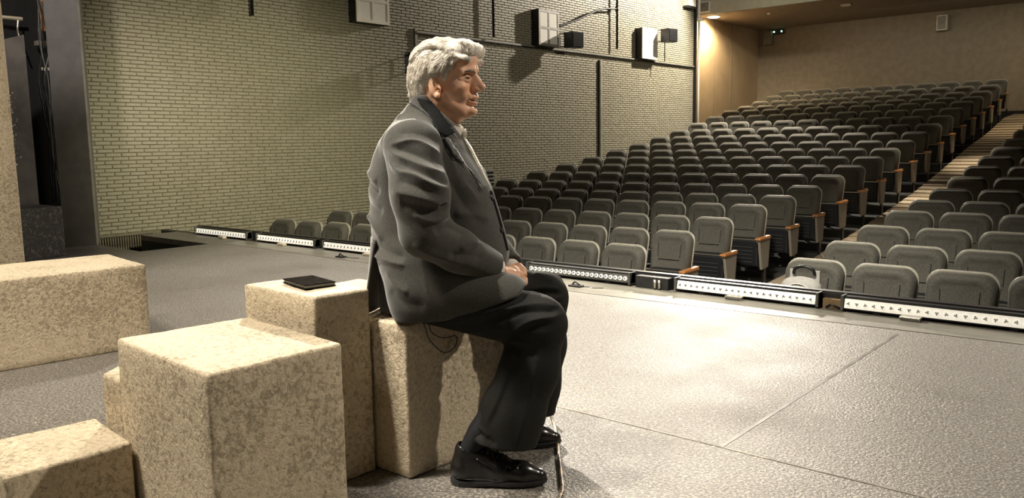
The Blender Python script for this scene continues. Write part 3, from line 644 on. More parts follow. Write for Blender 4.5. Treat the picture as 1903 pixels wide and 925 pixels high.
# ================================================================== THE SEATED MAN
# Surfaces grown from distance fields (smooth unions of tapered limbs and ellipsoids) on an uneven grid.
class Field:
    def __init__(self, ax, ay, az):
        self.ax = [np.asarray(a, np.float32) for a in (ax, ay, az)]
        self.v = np.full([len(a) for a in self.ax], 0.5, np.float32)
    def _sub(self, lo, hi):
        sl = []
        for k in range(3):
            i0 = max(0, int(np.searchsorted(self.ax[k], lo[k]))-1); i1 = min(len(self.ax[k]), int(np.searchsorted(self.ax[k], hi[k]))+1)
            sl.append(slice(i0, max(i0+1, i1)))
        g = [self.ax[k][sl[k]].reshape([-1 if m == k else 1 for m in range(3)]) for k in range(3)]
        return tuple(sl), g
    def _mix(self, sl, d, k, mode):
        a = self.v[sl]
        if mode == 'add':
            if k > 0:
                h = np.clip(0.5+0.5*(a-d)/k, 0, 1); self.v[sl] = a*(1-h)+d*h-k*h*(1-h)
            else: self.v[sl] = np.minimum(a, d)
        elif mode == 'cut':
            if k > 0:
                h = np.clip(0.5-0.5*(a+d)/k, 0, 1); self.v[sl] = a*(1-h)+(-d)*h+k*h*(1-h)
            else: self.v[sl] = np.maximum(a, -d)
    def cap(self, p0, p1, r0, r1, k=0.02, mode='add', flat=None):
        # tapered limb; flat = (unit axis, factor>1) squeezes the section along that axis
        p0 = np.array(p0, np.float32); p1 = np.array(p1, np.float32); R = max(r0, r1)+k+0.012
        sl, (X, Y, Z) = self._sub(np.minimum(p0, p1)-R, np.maximum(p0, p1)+R)
        d = p1-p0; L2 = float(d@d)+1e-12
        x, y, z = X-p0[0], Y-p0[1], Z-p0[2]
        t = np.clip((x*d[0]+y*d[1]+z*d[2])/L2, 0, 1)
        ex, ey, ez = x-t*d[0], y-t*d[1], z-t*d[2]
        if flat is not None:
            n, f = flat; s = ex*n[0]+ey*n[1]+ez*n[2]
            dist = np.sqrt(ex*ex+ey*ey+ez*ez+(f*f-1)*s*s)
        else: dist = np.sqrt(ex*ex+ey*ey+ez*ez)
        self._mix(sl, (dist-(r0+(r1-r0)*t)).astype(np.float32), k, mode)
    def chain(self, pts, rs, k=0.02, mode='add', flat=None):
        for i in range(len(pts)-1): self.cap(pts[i], pts[i+1], rs[i], rs[i+1], k, mode, flat)
    def ell(self, c, r, k=0.02, mode='add', rot=None):
        R = max(r)+k+0.012; c = np.array(c, np.float32)
        sl, (X, Y, Z) = self._sub(c-R, c+R)
        x, y, z = X-c[0], Y-c[1], Z-c[2]
        if rot is not None:
            m = np.array(rot.to_3x3().transposed()); x, y, z = (m[0,0]*x+m[0,1]*y+m[0,2]*z, m[1,0]*x+m[1,1]*y+m[1,2]*z, m[2,0]*x+m[2,1]*y+m[2,2]*z)
        k0 = np.sqrt((x/r[0])**2+(y/r[1])**2+(z/r[2])**2); k1 = np.sqrt((x/r[0]**2)**2+(y/r[1]**2)**2+(z/r[2]**2)**2)+1e-9
        self._mix(sl, (k0*(k0-1)/k1).astype(np.float32), k, mode)
    def loft(self, secs, k=0.02, p=2.3):
        # secs: (z, back a, front a, centre b, half width b)
        secs = np.array(sorted(secs), np.float32); zz = secs[:, 0]
        sl, (X, Y, Z) = self._sub((secs[:,1].min()-0.05, (secs[:,3]-secs[:,4]).min()-0.05, zz[0]-0.03), (secs[:,2].max()+0.05, (secs[:,3]+secs[:,4]).max()+0.05, zz[-1]+0.03))
        zc = np.clip(Z, zz[0], zz[-1])
        # smooth interpolation
        def itp(col):
            return np.interp(zc.ravel(), zz, col).reshape(Z.shape)
        a0, a1, cb, wb = itp(secs[:,1]), itp(secs[:,2]), itp(secs[:,3]), itp(secs[:,4])
        ca = (a0+a1)/2; ra = (a1-a0)/2
        q = (np.abs((X-ca)/ra)**p + np.abs((Y-cb)/wb)**p)**(1/p)
        d = (q-1)*np.minimum(ra, wb)
        dz = np.maximum(zz[0]-Z, Z-zz[-1])
        d = np.maximum(d, dz)
        self._mix(sl, d.astype(np.float32), k, 'add')
    def halfspace(self, n, off, k=0.0):
        # keep the side n.p > off
        X, Y, Z = [self.ax[m].reshape([-1 if q == m else 1 for q in range(3)]) for m in range(3)]
        d = off-(n[0]*X+n[1]*Y+n[2]*Z); self.v = np.maximum(self.v, d).astype(np.float32)
    def mesh(self, name):
        v = self.v; s = v < 0; nx, ny, nz = v.shape
        c = np.zeros((nx-1, ny-1, nz-1), np.uint8)
        for i in (0, 1):
            for j in (0, 1):
                for k in (0, 1): c += s[i:nx-1+i, j:ny-1+j, k:nz-1+k]
        act = (c > 0) & (c < 8); idx = np.argwhere(act)
        imap = np.full(act.shape, -1, np.int32); imap[tuple(idx.T)] = np.arange(len(idx))
        acc = np.zeros((len(idx), 3)); cnt = np.zeros(len(idx))
        I, J, K = idx.T
        corners = [(i, j, k) for i in (0, 1) for j in (0, 1) for k in (0, 1)]
        for a in corners:
            for m in range(3):
                if a[m] == 1: continue
                b = list(a); b[m] = 1
                va = v[I+a[0], J+a[1], K+a[2]]; vb = v[I+b[0], J+b[1], K+b[2]]
                cr = (va < 0) != (vb < 0)
                t = np.where(cr, va/(va-vb+1e-12), 0)
                p = [self.ax[q][(I, J, K)[q]+a[q]].astype(float) for q in range(3)]
                p[m] = p[m] + t*(self.ax[m][(I, J, K)[m]+1]-self.ax[m][(I, J, K)[m]])
                for q in range(3): acc[:, q] += np.where(cr, p[q], 0)
                cnt += cr
        P = acc/cnt[:, None]
        faces = []
        for m in range(3):
            sh = [slice(None)]*3; sh2 = [slice(None)]*3; sh[m] = slice(0, -1); sh2[m] = slice(1, None)
            A = s[tuple(sh)]; B = s[tuple(sh2)]; cr = np.argwhere(A != B)
            o1, o2 = (m+1) % 3, (m+2) % 3
            ok = (cr[:, o1] > 0) & (cr[:, o2] > 0) & (cr[:, o1] < v.shape[o1]-1) & (cr[:, o2] < v.shape[o2]-1); cr = cr[ok]
            q = []
            for da, db in ((1, 1), (0, 1), (0, 0), (1, 0)):
                w_ = cr.copy(); w_[:, o1] -= da; w_[:, o2] -= db; q.append(imap[w_[:, 0], w_[:, 1], w_[:, 2]])
            f = np.stack(q, 1); flip = ~A[tuple(cr.T)]
            f[flip] = f[flip][:, ::-1]; faces.append(f)
        Fq = np.concatenate(faces); Fq = Fq[(Fq >= 0).all(1)]
        # light smoothing keeps the grid from showing
        e0 = Fq[:, [0,1,2,3]].ravel(); e1 = Fq[:, [1,2,3,0]].ravel()
        for _ in range(2):
            S = np.zeros_like(P); n_ = np.bincount(e0, minlength=len(P))+np.bincount(e1, minlength=len(P))
            for q in range(3): S[:, q] = np.bincount(e0, P[e1, q], len(P))+np.bincount(e1, P[e0, q], len(P))
            P = P*0.5+0.5*S/np.maximum(n_, 1)[:, None]
        me = bpy.data.meshes.new(name)
        me.vertices.add(len(P)); me.vertices.foreach_set('co', P.astype(np.float32).ravel())
        me.loops.add(Fq.size); me.loops.foreach_set('vertex_index', Fq.ravel().astype(np.int32))
        me.polygons.add(len(Fq)); me.polygons.foreach_set('loop_start', np.arange(0, Fq.size, 4, dtype=np.int32)); me.polygons.foreach_set('loop_total', np.full(len(Fq), 4, np.int32))
        me.update(calc_edges=True); me.validate()
        return me
def axis(segs):
    # segs: list of (start, step) ... last entry is (end, None)
    out = []
    for (a, st), (b, _) in zip(segs[:-1], segs[1:]):
        n = max(1, int(round((b-a)/st))); out += list(np.linspace(a, b, n, endpoint=False))
    return out+[segs[-1][0]]

def folds(me, lines, side=0, axis_w=(1.0, 1.0)):
    # cloth creases: each line = (points (a, z), height, width[, sharp]); moves the surface along its normal
    n = len(me.vertices); co = np.empty(n*3, np.float32); me.vertices.foreach_get('co', co); co = co.reshape(-1, 3)
    nr = np.empty(n*3, np.float32); me.vertex_normals.foreach_get('vector', nr); nr = nr.reshape(-1, 3)
    D = np.zeros(n, np.float32)
    wgt = np.clip((nr[:, 1]*side-0.02)/0.35, 0, 1) if side else np.ones(n)
    for ln in lines:
        pts, h, w = ln[:3]; sharp = ln[3] if len(ln) > 3 else 0.35
        P = [np.array(p[:]) for p in smoothpath([(a, 0, z) for a, z in pts], 4)]
        best = np.full(n, 9.0, np.float32); tt = np.zeros(n, np.float32); m = len(P)-1
        for i in range(m):
            p, q = P[i][[0, 2]], P[i+1][[0, 2]]; d = q-p; L2 = d@d+1e-12
            e = co[:, [0, 2]]-p; t = np.clip((e@d)/L2, 0, 1); r = e-t[:, None]*d; ds = np.sqrt((r*r).sum(1))
            u = ds < best; best[u] = ds[u]; tt[u] = (i+t[u])/m
        taper = np.clip(np.minimum(tt, 1-tt)*5+0.12, 0, 1)
        x = best/w
        D += h*taper*((1-sharp)*np.exp(-x*x)+sharp*np.exp(-1.8*x))
    co += nr*(D*wgt)[:, None]
    me.vertices.foreach_set('co', co.ravel()); me.update()

# materials
def skin_mat():
    m, N, L, b = principled('skin', (0.74, 0.43, 0.27), 0.48, 0, 0.5)
    b.inputs['Subsurface Weight'].default_value = 0.12; b.inputs['Subsurface Radius'].default_value = (0.012, 0.005, 0.003); b.inputs['Subsurface Scale'].default_value = 0.6
    tc = N.new('ShaderNodeTexCoord'); n = N.new('ShaderNodeTexNoise'); n.inputs['Scale'].default_value = 22; n.inputs['Detail'].default_value = 5
    L.new(tc.outputs['Object'], n.inputs['Vector']); r = N.new('ShaderNodeValToRGB'); r.color_ramp.elements[0].position = 0.3; r.color_ramp.elements[1].position = 0.7
    r.color_ramp.elements[0].color = (0.70, 0.37, 0.22, 1); r.color_ramp.elements[1].color = (0.78, 0.47, 0.31, 1)
    L.new(n.outputs['Fac'], r.inputs['Fac']); L.new(r.outputs[0], b.inputs['Base Color'])
    n2 = N.new('ShaderNodeTexNoise'); n2.inputs['Scale'].default_value = 350; bp = N.new('ShaderNodeBump'); bp.inputs['Strength'].default_value = 0.15; bp.inputs['Distance'].default_value = 0.001
    L.new(tc.outputs['Object'], n2.inputs['Vector']); L.new(n2.outputs['Fac'], bp.inputs['Height']); L.new(bp.outputs[0], b.inputs['Normal'])
skin_mat()
noisy('suit_wool', (0.044, 0.043, 0.037), (0.064, 0.062, 0.053), 260, 0.85, 0.3, 0.0008, spec=0.2)
for nm in ('suit_wool',):
    bb = MATS[nm].node_tree.nodes['Principled BSDF']; bb.inputs['Sheen Weight'].default_value = 0.35; bb.inputs['Sheen Roughness'].default_value = 0.45
noisy('trouser_wool', (0.014, 0.014, 0.0125), (0.020, 0.020, 0.018), 260, 0.8, 0.3, 0.0008, spec=0.2)
noisy('suit_lining', (0.012, 0.013, 0.015), (0.02, 0.02, 0.022), 60, 0.5)
noisy('collar_cloth', (0.007, 0.008, 0.008), (0.011, 0.012, 0.012), 260, 0.85, 0.3, 0.0008, spec=0.1)
noisy('shirt_cotton', (0.74, 0.70, 0.62), (0.80, 0.76, 0.68), 60, 0.8)
noisy('tie_silk', (0.40, 0.36, 0.26), (0.56, 0.50, 0.38), 140, 0.4, 0.3)
noisy('shoe_leather', (0.010, 0.009, 0.009), (0.018, 0.016, 0.015), 30, 0.22, 0.12, 0.002)
principled('sock', (0.006, 0.006, 0.008), 0.9)
principled('eye_white', (0.42, 0.35, 0.29), 0.2); principled('iris', (0.03, 0.02, 0.012), 0.08); principled('teeth', (0.72, 0.66, 0.55), 0.25); principled('mouth_dark', (0.10, 0.025, 0.02), 0.5)
noisy('lips', (0.46, 0.17, 0.13), (0.52, 0.22, 0.17), 60, 0.45)
def hair_mat():
    m = noisy('grey_hair', (0.66, 0.61, 0.53), (0.93, 0.88, 0.79), 60, 0.55, 0.4, 0.002, 0.35, 0.65, 5, sxyz=(0.6, 1.0, 2.4), dist=0.4)
    return m
hair_mat()
noisy('eyebrow_grey', (0.10, 0.075, 0.055), (0.30, 0.25, 0.20), 300, 0.8, 0.6, 0.002)
noisy('sideburn_grey', (0.36, 0.29, 0.22), (0.46, 0.38, 0.29), 200, 0.7, 0.3)

OX, OY = -1.798, 1.819
man = thing('person', 'white-haired man in a dark grey suit sitting on the cream bench block', 'person', (OX, OY, 0))
man.rotation_euler = (0, 0, math.atan2(0.57, 0.82))
YH = math.radians(-13)          # the head turns slightly towards the camera
hx, hy = -0.03, 0.0
def hd(p):                     # head space -> man space
    x, y = p[0]-hx, p[1]-hy
    return (hx + x*math.cos(YH)-y*math.sin(YH), hy + x*math.sin(YH)+y*math.cos(YH), p[2])
HR = Matrix.Rotation(YH, 4, 'Z')

# ---- body: head, neck, trunk, arms and hands in one skin
fine = 0.0021
F = Field(axis([(-0.26,0.010),(-0.13,fine),(0.122,0.0027),(0.240,0.008),(0.30,None)]), axis([(-0.30,0.010),(-0.10,fine),(0.095,0.010),(0.30,None)]), axis([(0.46,0.010),(0.56,0.0024),(0.69,0.010),(1.06,fine),(1.36,None)]))
H = lambda c, r, k=0.012, mode='add', rot=None: F.ell(hd(c), r, k, mode, HR @ rot if rot is not None else HR)
HC = lambda p, q, r0, r1, k=0.008, mode='add': F.cap(hd(p), hd(q), r0, r1, k, mode)
# cranium and face block
H((-0.030,0,1.262), (0.090,0.074,0.080), 0.0)
H((-0.045,0,1.235), (0.068,0.070,0.066))
H((0.010,0,1.225), (0.066,0.062,0.082), 0.02)
H((0.012,0,1.178), (0.056,0.050,0.055), 0.02)
H((0.016,0,1.143), (0.050,0.041,0.030), 0.02)         # jaw
HC((0.0,-0.048,1.165), (0.048,-0.024,1.128), 0.018, 0.016, 0.02); HC((0.0,0.048,1.165), (0.048,0.024,1.128), 0.018, 0.016, 0.02)
H((0.067,0,1.1275), (0.020,0.022,0.0145), 0.010)         # chin
H((0.026,0,1.117), (0.038,0.034,0.013), 0.014)         # under the chin
for s in (-1, 1):
    H((0.045,s*0.040,1.197), (0.026,0.020,0.020), 0.014)   # cheekbone
    H((0.050,s*0.028,1.172), (0.024,0.018,0.018), 0.012)   # cheek
    HC((0.078,s*0.012,1.2490), (0.057,s*0.047,1.2435), 0.0115, 0.0105, 0.007)   # brow ridge
    H((0.082,s*0.031,1.229), (0.019,0.020,0.0125), 0.010, 'cut')            # eye socket
    HC((0.085,s*0.0215,1.192), (0.074,s*0.030,1.170), 0.0026, 0.0034, 0.005, 'cut'); HC((0.074,s*0.030,1.170), (0.062,s*0.037,1.150), 0.0040, 0.0025, 0.005, 'cut')  # smile fold
H((0.042,0,1.283), (0.046,0.057,0.044), 0.02)          # forehead
HC((0.076,0,1.246), (0.102,0,1.203), 0.0080, 0.0100, 0.007)  # nose bridge
HC((0.068,0,1.240), (0.084,0,1.202), 0.0115, 0.0150, 0.008)
H((0.1045,0,1.199), (0.0115,0.0115,0.0105), 0.006)     # tip
for s in (-1, 1):
    H((0.0900,s*0.0120,1.1915), (0.0105,0.0060,0.0070), 0.005)
    H((0.092,s*0.0065,1.184), (0.0055,0.0035,0.0035), 0.002, 'cut')
H((0.072,0,1.167), (0.020,0.024,0.021), 0.008)         # muzzle
HC((0.074,-0.023,1.166), (0.083,0,1.1700), 0.0036, 0.0054, 0.003); HC((0.074,0.023,1.166), (0.083,0,1.1700), 0.0036, 0.0054, 0.003)
HC((0.072,-0.022,1.1570), (0.0805,0,1.1500), 0.0036, 0.0062, 0.003); HC((0.072,0.022,1.1570), (0.0805,0,1.1500), 0.0036, 0.0062, 0.003)
H((0.0840,0,1.1612), (0.026,0.0265,0.0056), 0.0015, 'cut')      # parted lips
H((0.0820,0,1.1400), (0.008,0.016,0.0045), 0.005, 'cut')      # dip above the chin
# eyelids
for s in (-1, 1):
    HC((0.054,s*0.048,1.2225), (0.0695,s*0.036,1.2305), 0.0030, 0.0036, 0.004); HC((0.0695,s*0.036,1.2305), (0.0735,s*0.024,1.2300), 0.0036, 0.0032, 0.004); HC((0.0735,s*0.024,1.2300), (0.072,s*0.016,1.2240), 0.0032, 0.0022, 0.004)
    HC((0.054,s*0.048,1.2220), (0.0675,s*0.036,1.2185), 0.0026, 0.0030, 0.005); HC((0.0675,s*0.036,1.2185), (0.0710,s*0.020,1.2195), 0.0030, 0.0024, 0.005)
    HC((0.056,s*0.044,1.2120), (0.070,s*0.024,1.2100), 0.0018, 0.0018, 0.006, 'cut')
# ears
for s in (-1, 1):
    er = Matrix.Rotation(math.radians(-16), 4, 'Y') @ Matrix.Rotation(s*math.radians(-18), 4, 'Z')
    H((-0.019,s*0.0735,1.198), (0.0170,0.0075,0.0315), 0.004, 'add', er)
    H((-0.014,s*0.0825,1.203), (0.0110,0.0075,0.0215), 0.003, 'cut', er)
    H((-0.020,s*0.0795,1.200), (0.0032,0.0032,0.016), 0.003, 'add', er)
    H((-0.009,s*0.078,1.173), (0.0085,0.0055,0.009), 0.005)
    H((-0.003,s*0.0735,1.194), (0.005,0.006,0.008), 0.004)
    HC((-0.008,s*0.087,1.193), (-0.008,s*0.060,1.193), 0.0045, 0.004, 0.002, 'cut')
# neck and trunk
F.cap((-0.060,0,1.17), (-0.075,0,1.04), 0.060, 0.070, 0.03)
F.cap((-0.002,0,1.115), (-0.034,0,1.06), 0.033, 0.046, 0.02)
F.loft([(0.50,-0.20,0.04,0,0.15),(0.66,-0.20,0.10,0,0.16),(0.80,-0.20,0.08,0,0.16),(0.95,-0.20,0.03,0,0.165),(1.03,-0.17,0.0,0,0.16),(1.09,-0.13,-0.02,0,0.09)], 0.02)
SH = {-1: (-0.085,-0.185,1.015), 1: (-0.075,0.180,1.015)}
EL = {-1: (-0.030,-0.262,0.775), 1: (0.010,0.245,0.775)}
WR = {-1: (0.148,-0.088,0.643), 1: (0.163,0.046,0.634)}
for s in (-1, 1):
    F.cap(SH[s], EL[s], 0.046, 0.038, 0.03); F.cap(EL[s], WR[s], 0.038, 0.026, 0.02)
# hands: the right one lies over the left
def hand(w, palm, knuck, fingers, thumb, up):
    F.cap(w, palm, 0.026, 0.027, 0.012, flat=(up, 1.45))
    for i, kn in enumerate(knuck):
        F.cap(palm, kn, 0.018, 0.0115, 0.007, flat=(up, 1.25))
        F.chain([kn]+fingers[i], [0.0108,0.0094,0.0086,0.0074], 0.0022)
        F.cap(palm, kn, 0.006, 0.004, 0.004)
    F.chain(thumb, [0.0165,0.0135,0.0118,0.0095], 0.007)
nR = (0.25,-0.65,0.72)
hand((0.149,-0.075,0.638), (0.177,-0.050,0.624), [(0.201,-0.048,0.620),(0.201,-0.032,0.628),(0.196,-0.016,0.633),(0.188,-0.064,0.608)],
     [[(0.213,-0.034,0.596),(0.207,-0.020,0.579),(0.196,-0.012,0.575)],[(0.218,-0.018,0.604),(0.215,-0.004,0.588),(0.205,0.004,0.582)],[(0.215,0.000,0.614),(0.215,0.012,0.600),(0.206,0.020,0.592)],[(0.200,-0.052,0.588),(0.195,-0.037,0.575),(0.186,-0.028,0.573)]],
     [(0.163,-0.045,0.636),(0.183,-0.014,0.638),(0.195,0.008,0.630),(0.197,0.024,0.620)], nR)
hand((0.163,0.045,0.642), (0.185,0.022,0.620), [(0.203,0.032,0.614),(0.203,0.016,0.608),(0.197,0.002,0.602),(0.190,-0.010,0.598)],
     [[(0.219,0.020,0.600),(0.221,0.004,0.592),(0.215,-0.008,0.590)],[(0.213,0.000,0.592),(0.209,-0.010,0.584),(0.201,-0.018,0.582)],[(0.207,-0.010,0.586),(0.199,-0.020,0.580),(0.191,-0.026,0.579)],[(0.197,-0.020,0.584),(0.189,-0.028,0.578),(0.183,-0.032,0.578)]],
     [(0.177,0.036,0.636),(0.199,0.028,0.638),(0.213,0.014,0.630),(0.219,0.000,0.620)], (0.2,0.5,0.8))
body = link(F.mesh('body'), 'body', 'skin', man, True)

def part(bm_or_me, name, mat, parent=man, smooth=True):
    if isinstance(bm_or_me, bmesh.types.BMesh): return finish(bm_or_me, name, mat, parent, smooth)
    return link(bm_or_me, name, mat, parent, smooth)
def sphere(c, r, name, mat, parent, seg=16):
    bm = bmesh.new(); bmesh.ops.create_uvsphere(bm, u_segments=seg, v_segments=seg//2+2, radius=1.0, matrix=Matrix.Translation(hd(c)) @ HR @ Matrix.Diagonal((r[0], r[1], r[2], 1)))
    return finish(bm, name, mat, parent, True)
for s in (-1, 1):
    ey = sphere((0.0605,s*0.0315,1.2255), (0.0118,0.0118,0.0118), 'eye', 'eye_white', body)
    d = Vector((0.92, s*0.10-0.06, 0.02)).normalized()
    c = Vector((0.0605,s*0.0315,1.2255)) + d*0.0074
    sphere(c, (0.0052,0.0060,0.0060), 'iris', 'iris', ey)
    bm = bmesh.new()
    tube(bm, [hd(p) for p in ((0.0885,s*0.011,1.2420),(0.0870,s*0.021,1.2450),(0.0795,s*0.036,1.2465),(0.064,s*0.050,1.2420))], [0.0026,0.0038,0.0036,0.0016], 7)
    eb = finish(bm, 'eyebrow', 'eyebrow_grey', body, True)
sphere((0.0660,0,1.1610), (0.0120,0.0170,0.0070), 'mouth_inside', 'mouth_dark', body)
bm = bmesh.new()
for i in range(-3, 4):
    a = i*0.30; p = Vector(hd((0.0650+0.0125*math.cos(a), 0.0155*math.sin(a), 1.1640)))
    bmesh.ops.create_cube(bm, size=1.0, matrix=Matrix.Translation(p) @ HR @ Matrix.Rotation(a, 4, 'Z') @ Matrix.Diagonal((0.003,0.0042,0.0055,1)))
finish(bm, 'teeth', 'teeth', body)

# ---- hair: one thick wavy cap, then locks
G = Field(axis([(-0.16,0.0026),(0.13,None)]), axis([(-0.12,0.0026),(0.12,None)]), axis([(1.13,0.0026),(1.375,None)]))
GH = lambda c, r, k=0.012, mode='add', rot=None: G.ell(hd(c), r, k, mode, HR @ rot if rot is not None else HR)
GC = lambda p, q, r0, r1, k=0.008, mode='add': G.cap(hd(p), hd(q), r0, r1, k, mode)
GH((-0.022,0,1.272), (0.091,0.080,0.069), 0.0)
GH((-0.048,0,1.240), (0.064,0.078,0.076), 0.02)
GH((-0.078,0,1.205), (0.036,0.064,0.042), 0.02)
GC((0.056,-0.030,1.308), (0.062,0.030,1.310), 0.023, 0.023, 0.015)
GH((0.030,0,1.300), (0.055,0.066,0.040), 0.015)
GH((0.045,-0.010,1.314), (0.042,0.052,0.028), 0.012)
for s in (-1, 1): GC((0.022,s*0.050,1.303), (0.058,s*0.046,1.304), 0.026, 0.024, 0.012)
# openings: face, ears, neck
G.ell(hd((0.085,0,1.224)), (0.058,0.140,0.070), 0.006, 'cut', HR)
G.ell(hd((0.038,0,1.165)), (0.048,0.140,0.062), 0.006, 'cut', HR)
for s in (-1, 1):
    G.ell(hd((-0.017,s*0.092,1.193)), (0.023,0.036,0.036), 0.004, 'cut', HR)
G.ell(hd((-0.010,0,1.145)), (0.060,0.150,0.038), 0.006, 'cut', HR)
rng = random.Random(3)
def lock(pts, r, k=0.004): 
    for i in range(len(pts)-1): GC(pts[i], pts[i+1], r*(1-0.25*i/len(pts)), r*(1-0.25*(i+1)/len(pts)), k)
# waves over the side: strands sweep back and down
for s in (-1, 1):
    for q in range(26):
        u = q/25
        x0 = 0.070-0.150*u + rng.uniform(-0.006,0.006); z0 = 1.318-0.012*abs(u-0.4) + rng.uniform(-0.006,0.006)
        p = []
        for m_ in range(5):
            v = m_/4
            x = x0-0.045*v-0.012*math.sin(3*v+q)*(1 if q % 2 else -1)*0.5; z = z0-0.085*v*(0.75+0.5*u)
            rx, rz = (x+0.022)/0.100, (z-1.262)/0.082
            yy = max(0.0, 1-rx*rx*0.8-max(0, rz)**2*1.0); y = s*(0.083*math.sqrt(yy)+0.0015)
            if x > -0.035 and z < 1.262-0.35*(x+0.035)*0 and x > 0.018: break
            if z < 1.236 and x > -0.056: break
            p.append((x, y, z))
        if len(p) > 1: lock(p, 0.0052+rng.uniform(-0.001,0.002), 0.005)
# top waves, front to back
for q in range(15):
    y0 = -0.068+0.136*q/14; p = []
    for m_ in range(6):
        v = m_/5; x = 0.078-0.175*v; 
        zz = 1.271+0.074*math.sqrt(max(0.02, 1-((x+0.022)/0.103)**2-(y0/0.088)**2*0.9)) + 0.0025*math.sin(v*13+q*1.7)
        p.append((x, y0*(1+0.08*math.sin(v*3))+0.003*math.sin(v*9+q), zz))
    lock(p, 0.0068, 0.006)
# quiff curling over the forehead
for q in range(11):
    y0 = -0.058+0.116*q/10; e = rng.uniform(-0.003,0.003)
    lock([(0.050,y0,1.328),(0.072,y0-0.004,1.327+e),(0.085,y0-0.006,1.319+e),(0.090,y0-0.004,1.309+e),(0.087,y0,1.299+e)], 0.0065+0.001*math.sin(q*2), 0.006)
# sideburns and nape
for s in (-1, 1):
    GC((0.014,s*0.0580,1.250), (0.008,s*0.0590,1.221), 0.012, 0.0075, 0.008)
    for q in range(7):
        x = -0.058-0.010*q; yy = s*0.066*math.sqrt(max(0.03, 1-((x+0.04)/0.085)**2)); lock([(x,yy*1.12,1.235),(x-0.004,yy*1.08,1.205),(x-0.002,yy*1.0,1.182-0.001*q)], 0.0065, 0.005)
hair = link(G.mesh('hair'), 'hair', 'grey_hair', body, True)
# strands lying on the cap, swept back over the top, back and down over the sides
gb = BVHTree.FromPolygons([v.co for v in hair.data.vertices], [tuple(p.vertices) for p in hair.data.polygons])
bm = bmesh.new(); cnt = 0
polys = [p for p in hair.data.polygons]
IR = Matrix.Rotation(-YH, 3, 'Z')
def unhd(p): q = IR @ Vector((p[0]-hx, p[1]-hy, 0)); return Vector((q.x+hx, q.y+hy, p[2]))
def strand(p0, dirf, n_, step, r, lift):
    p = Vector(p0); pts = []
    for i in range(n_):
        h, nn, ii, dd = gb.find_nearest(p)
        if h is None: break
        pts.append(h + nn*(lift*(i/n_)**1.5+0.0008))
        u = unhd(h); d = Vector(dirf(u, i)); d = HR.to_3x3() @ d; d -= nn*d.dot(nn)
        if d.length < 1e-4: break
        p = h + d.normalized()*step
    if len(pts) > 2: tube(bm, pts, [r*(1-0.75*i/(len(pts)-1)) for i in range(len(pts))], 4, False)
def flow(ph):
    def f(u, i):
        if u.x > 0.045 and u.z > 1.275: return (0.75-8*(u.x-0.045)+0.3*math.sin(ph), 0.5*math.sin(ph*2)-0.4, -0.5-9*(u.x-0.045)+0.3*math.sin(i*1.3+ph))
        side = min(1.0, abs(u.y)/0.07); low = max(0.0, (1.315-u.z)/0.10)
        return (-0.9+0.5*low+0.35*math.sin(i*0.9+ph), 0.12*math.sin(ph*3)+ (0.4 if u.y > 0 else -0.4)*(1-low), -0.1-1.3*low+0.25*math.sin(i*1.1+ph*2))
    return f
for q in range(4300):
    pl = polys[rng.randrange(len(polys))]; c = pl.center; u = unhd(c)
    if pl.normal.dot(Vector((u.x+0.03, u.y, u.z-1.24)).normalized()) < 0.1: continue
    strand(c, flow(u.z*40+u.x*30+rng.uniform(-0.5,0.5)), 6, rng.uniform(0.0045,0.0075), rng.uniform(0.0005,0.0009), rng.uniform(0.0008,0.0035))
for q in range(60):
    z = rng.uniform(1.175, 1.30); y = rng.uniform(-0.07, 0.05)
    strand(hd((-0.125, y, z)), lambda u, i: (-0.2, -0.3, -1), 4, 0.005, 0.001, 0.009)
st = finish(bm, 'loose_strands', 'grey_hair', body, True); st['kind'] = 'stuff'

# ---- jacket
J = Field(axis([(-0.34,0.0042),(0.28,None)]), axis([(-0.29,0.0042),(0.29,None)]), axis([(0.44,0.0042),(1.20,None)]))
J.loft([(0.48,-0.165,0.02,0,0.178),(0.53,-0.178,0.10,0,0.190),(0.58,-0.195,0.150,0,0.197),(0.64,-0.230,0.170,0,0.198),(0.70,-0.254,0.172,0,0.194),(0.76,-0.258,0.158,0,0.190),(0.84,-0.260,0.136,0,0.190),(0.90,-0.262,0.118,0,0.190),
        (0.95,-0.257,0.092,0,0.190),(1.00,-0.240,0.062,0,0.190),(1.04,-0.222,0.040,0,0.182),(1.075,-0.197,0.022,0,0.158),(1.105,-0.172,0.004,0,0.125),(1.135,-0.146,-0.02,0,0.092),(1.160,-0.126,-0.035,0,0.078),(1.178,-0.116,-0.045,0,0.072)], 0.0, 2.25)
for s in (-1, 1): J.ell((-0.098,s*0.150,1.040), (0.080,0.062,0.052), 0.04)
# skirt over the thighs
for s in (-1, 1): J.cap((-0.095,s*0.095,0.66), (-0.080,s*0.098,0.55), 0.108, 0.104, 0.04)
J.cap((-0.08,-0.112,0.585), (0.175,-0.130,0.560), 0.105, 0.084, 0.03)
J.cap((-0.08,0.112,0.585), (0.10,0.140,0.570), 0.105, 0.084, 0.03)
# hollow: wrists, neck
J.cap((-0.048,0,1.22), (-0.058,0,1.10), 0.066, 0.052, 0.004, 'cut')
J.cap((0.02,0,1.17), (0.035,0,1.055), 0.060, 0.012, 0.004, 'cut')
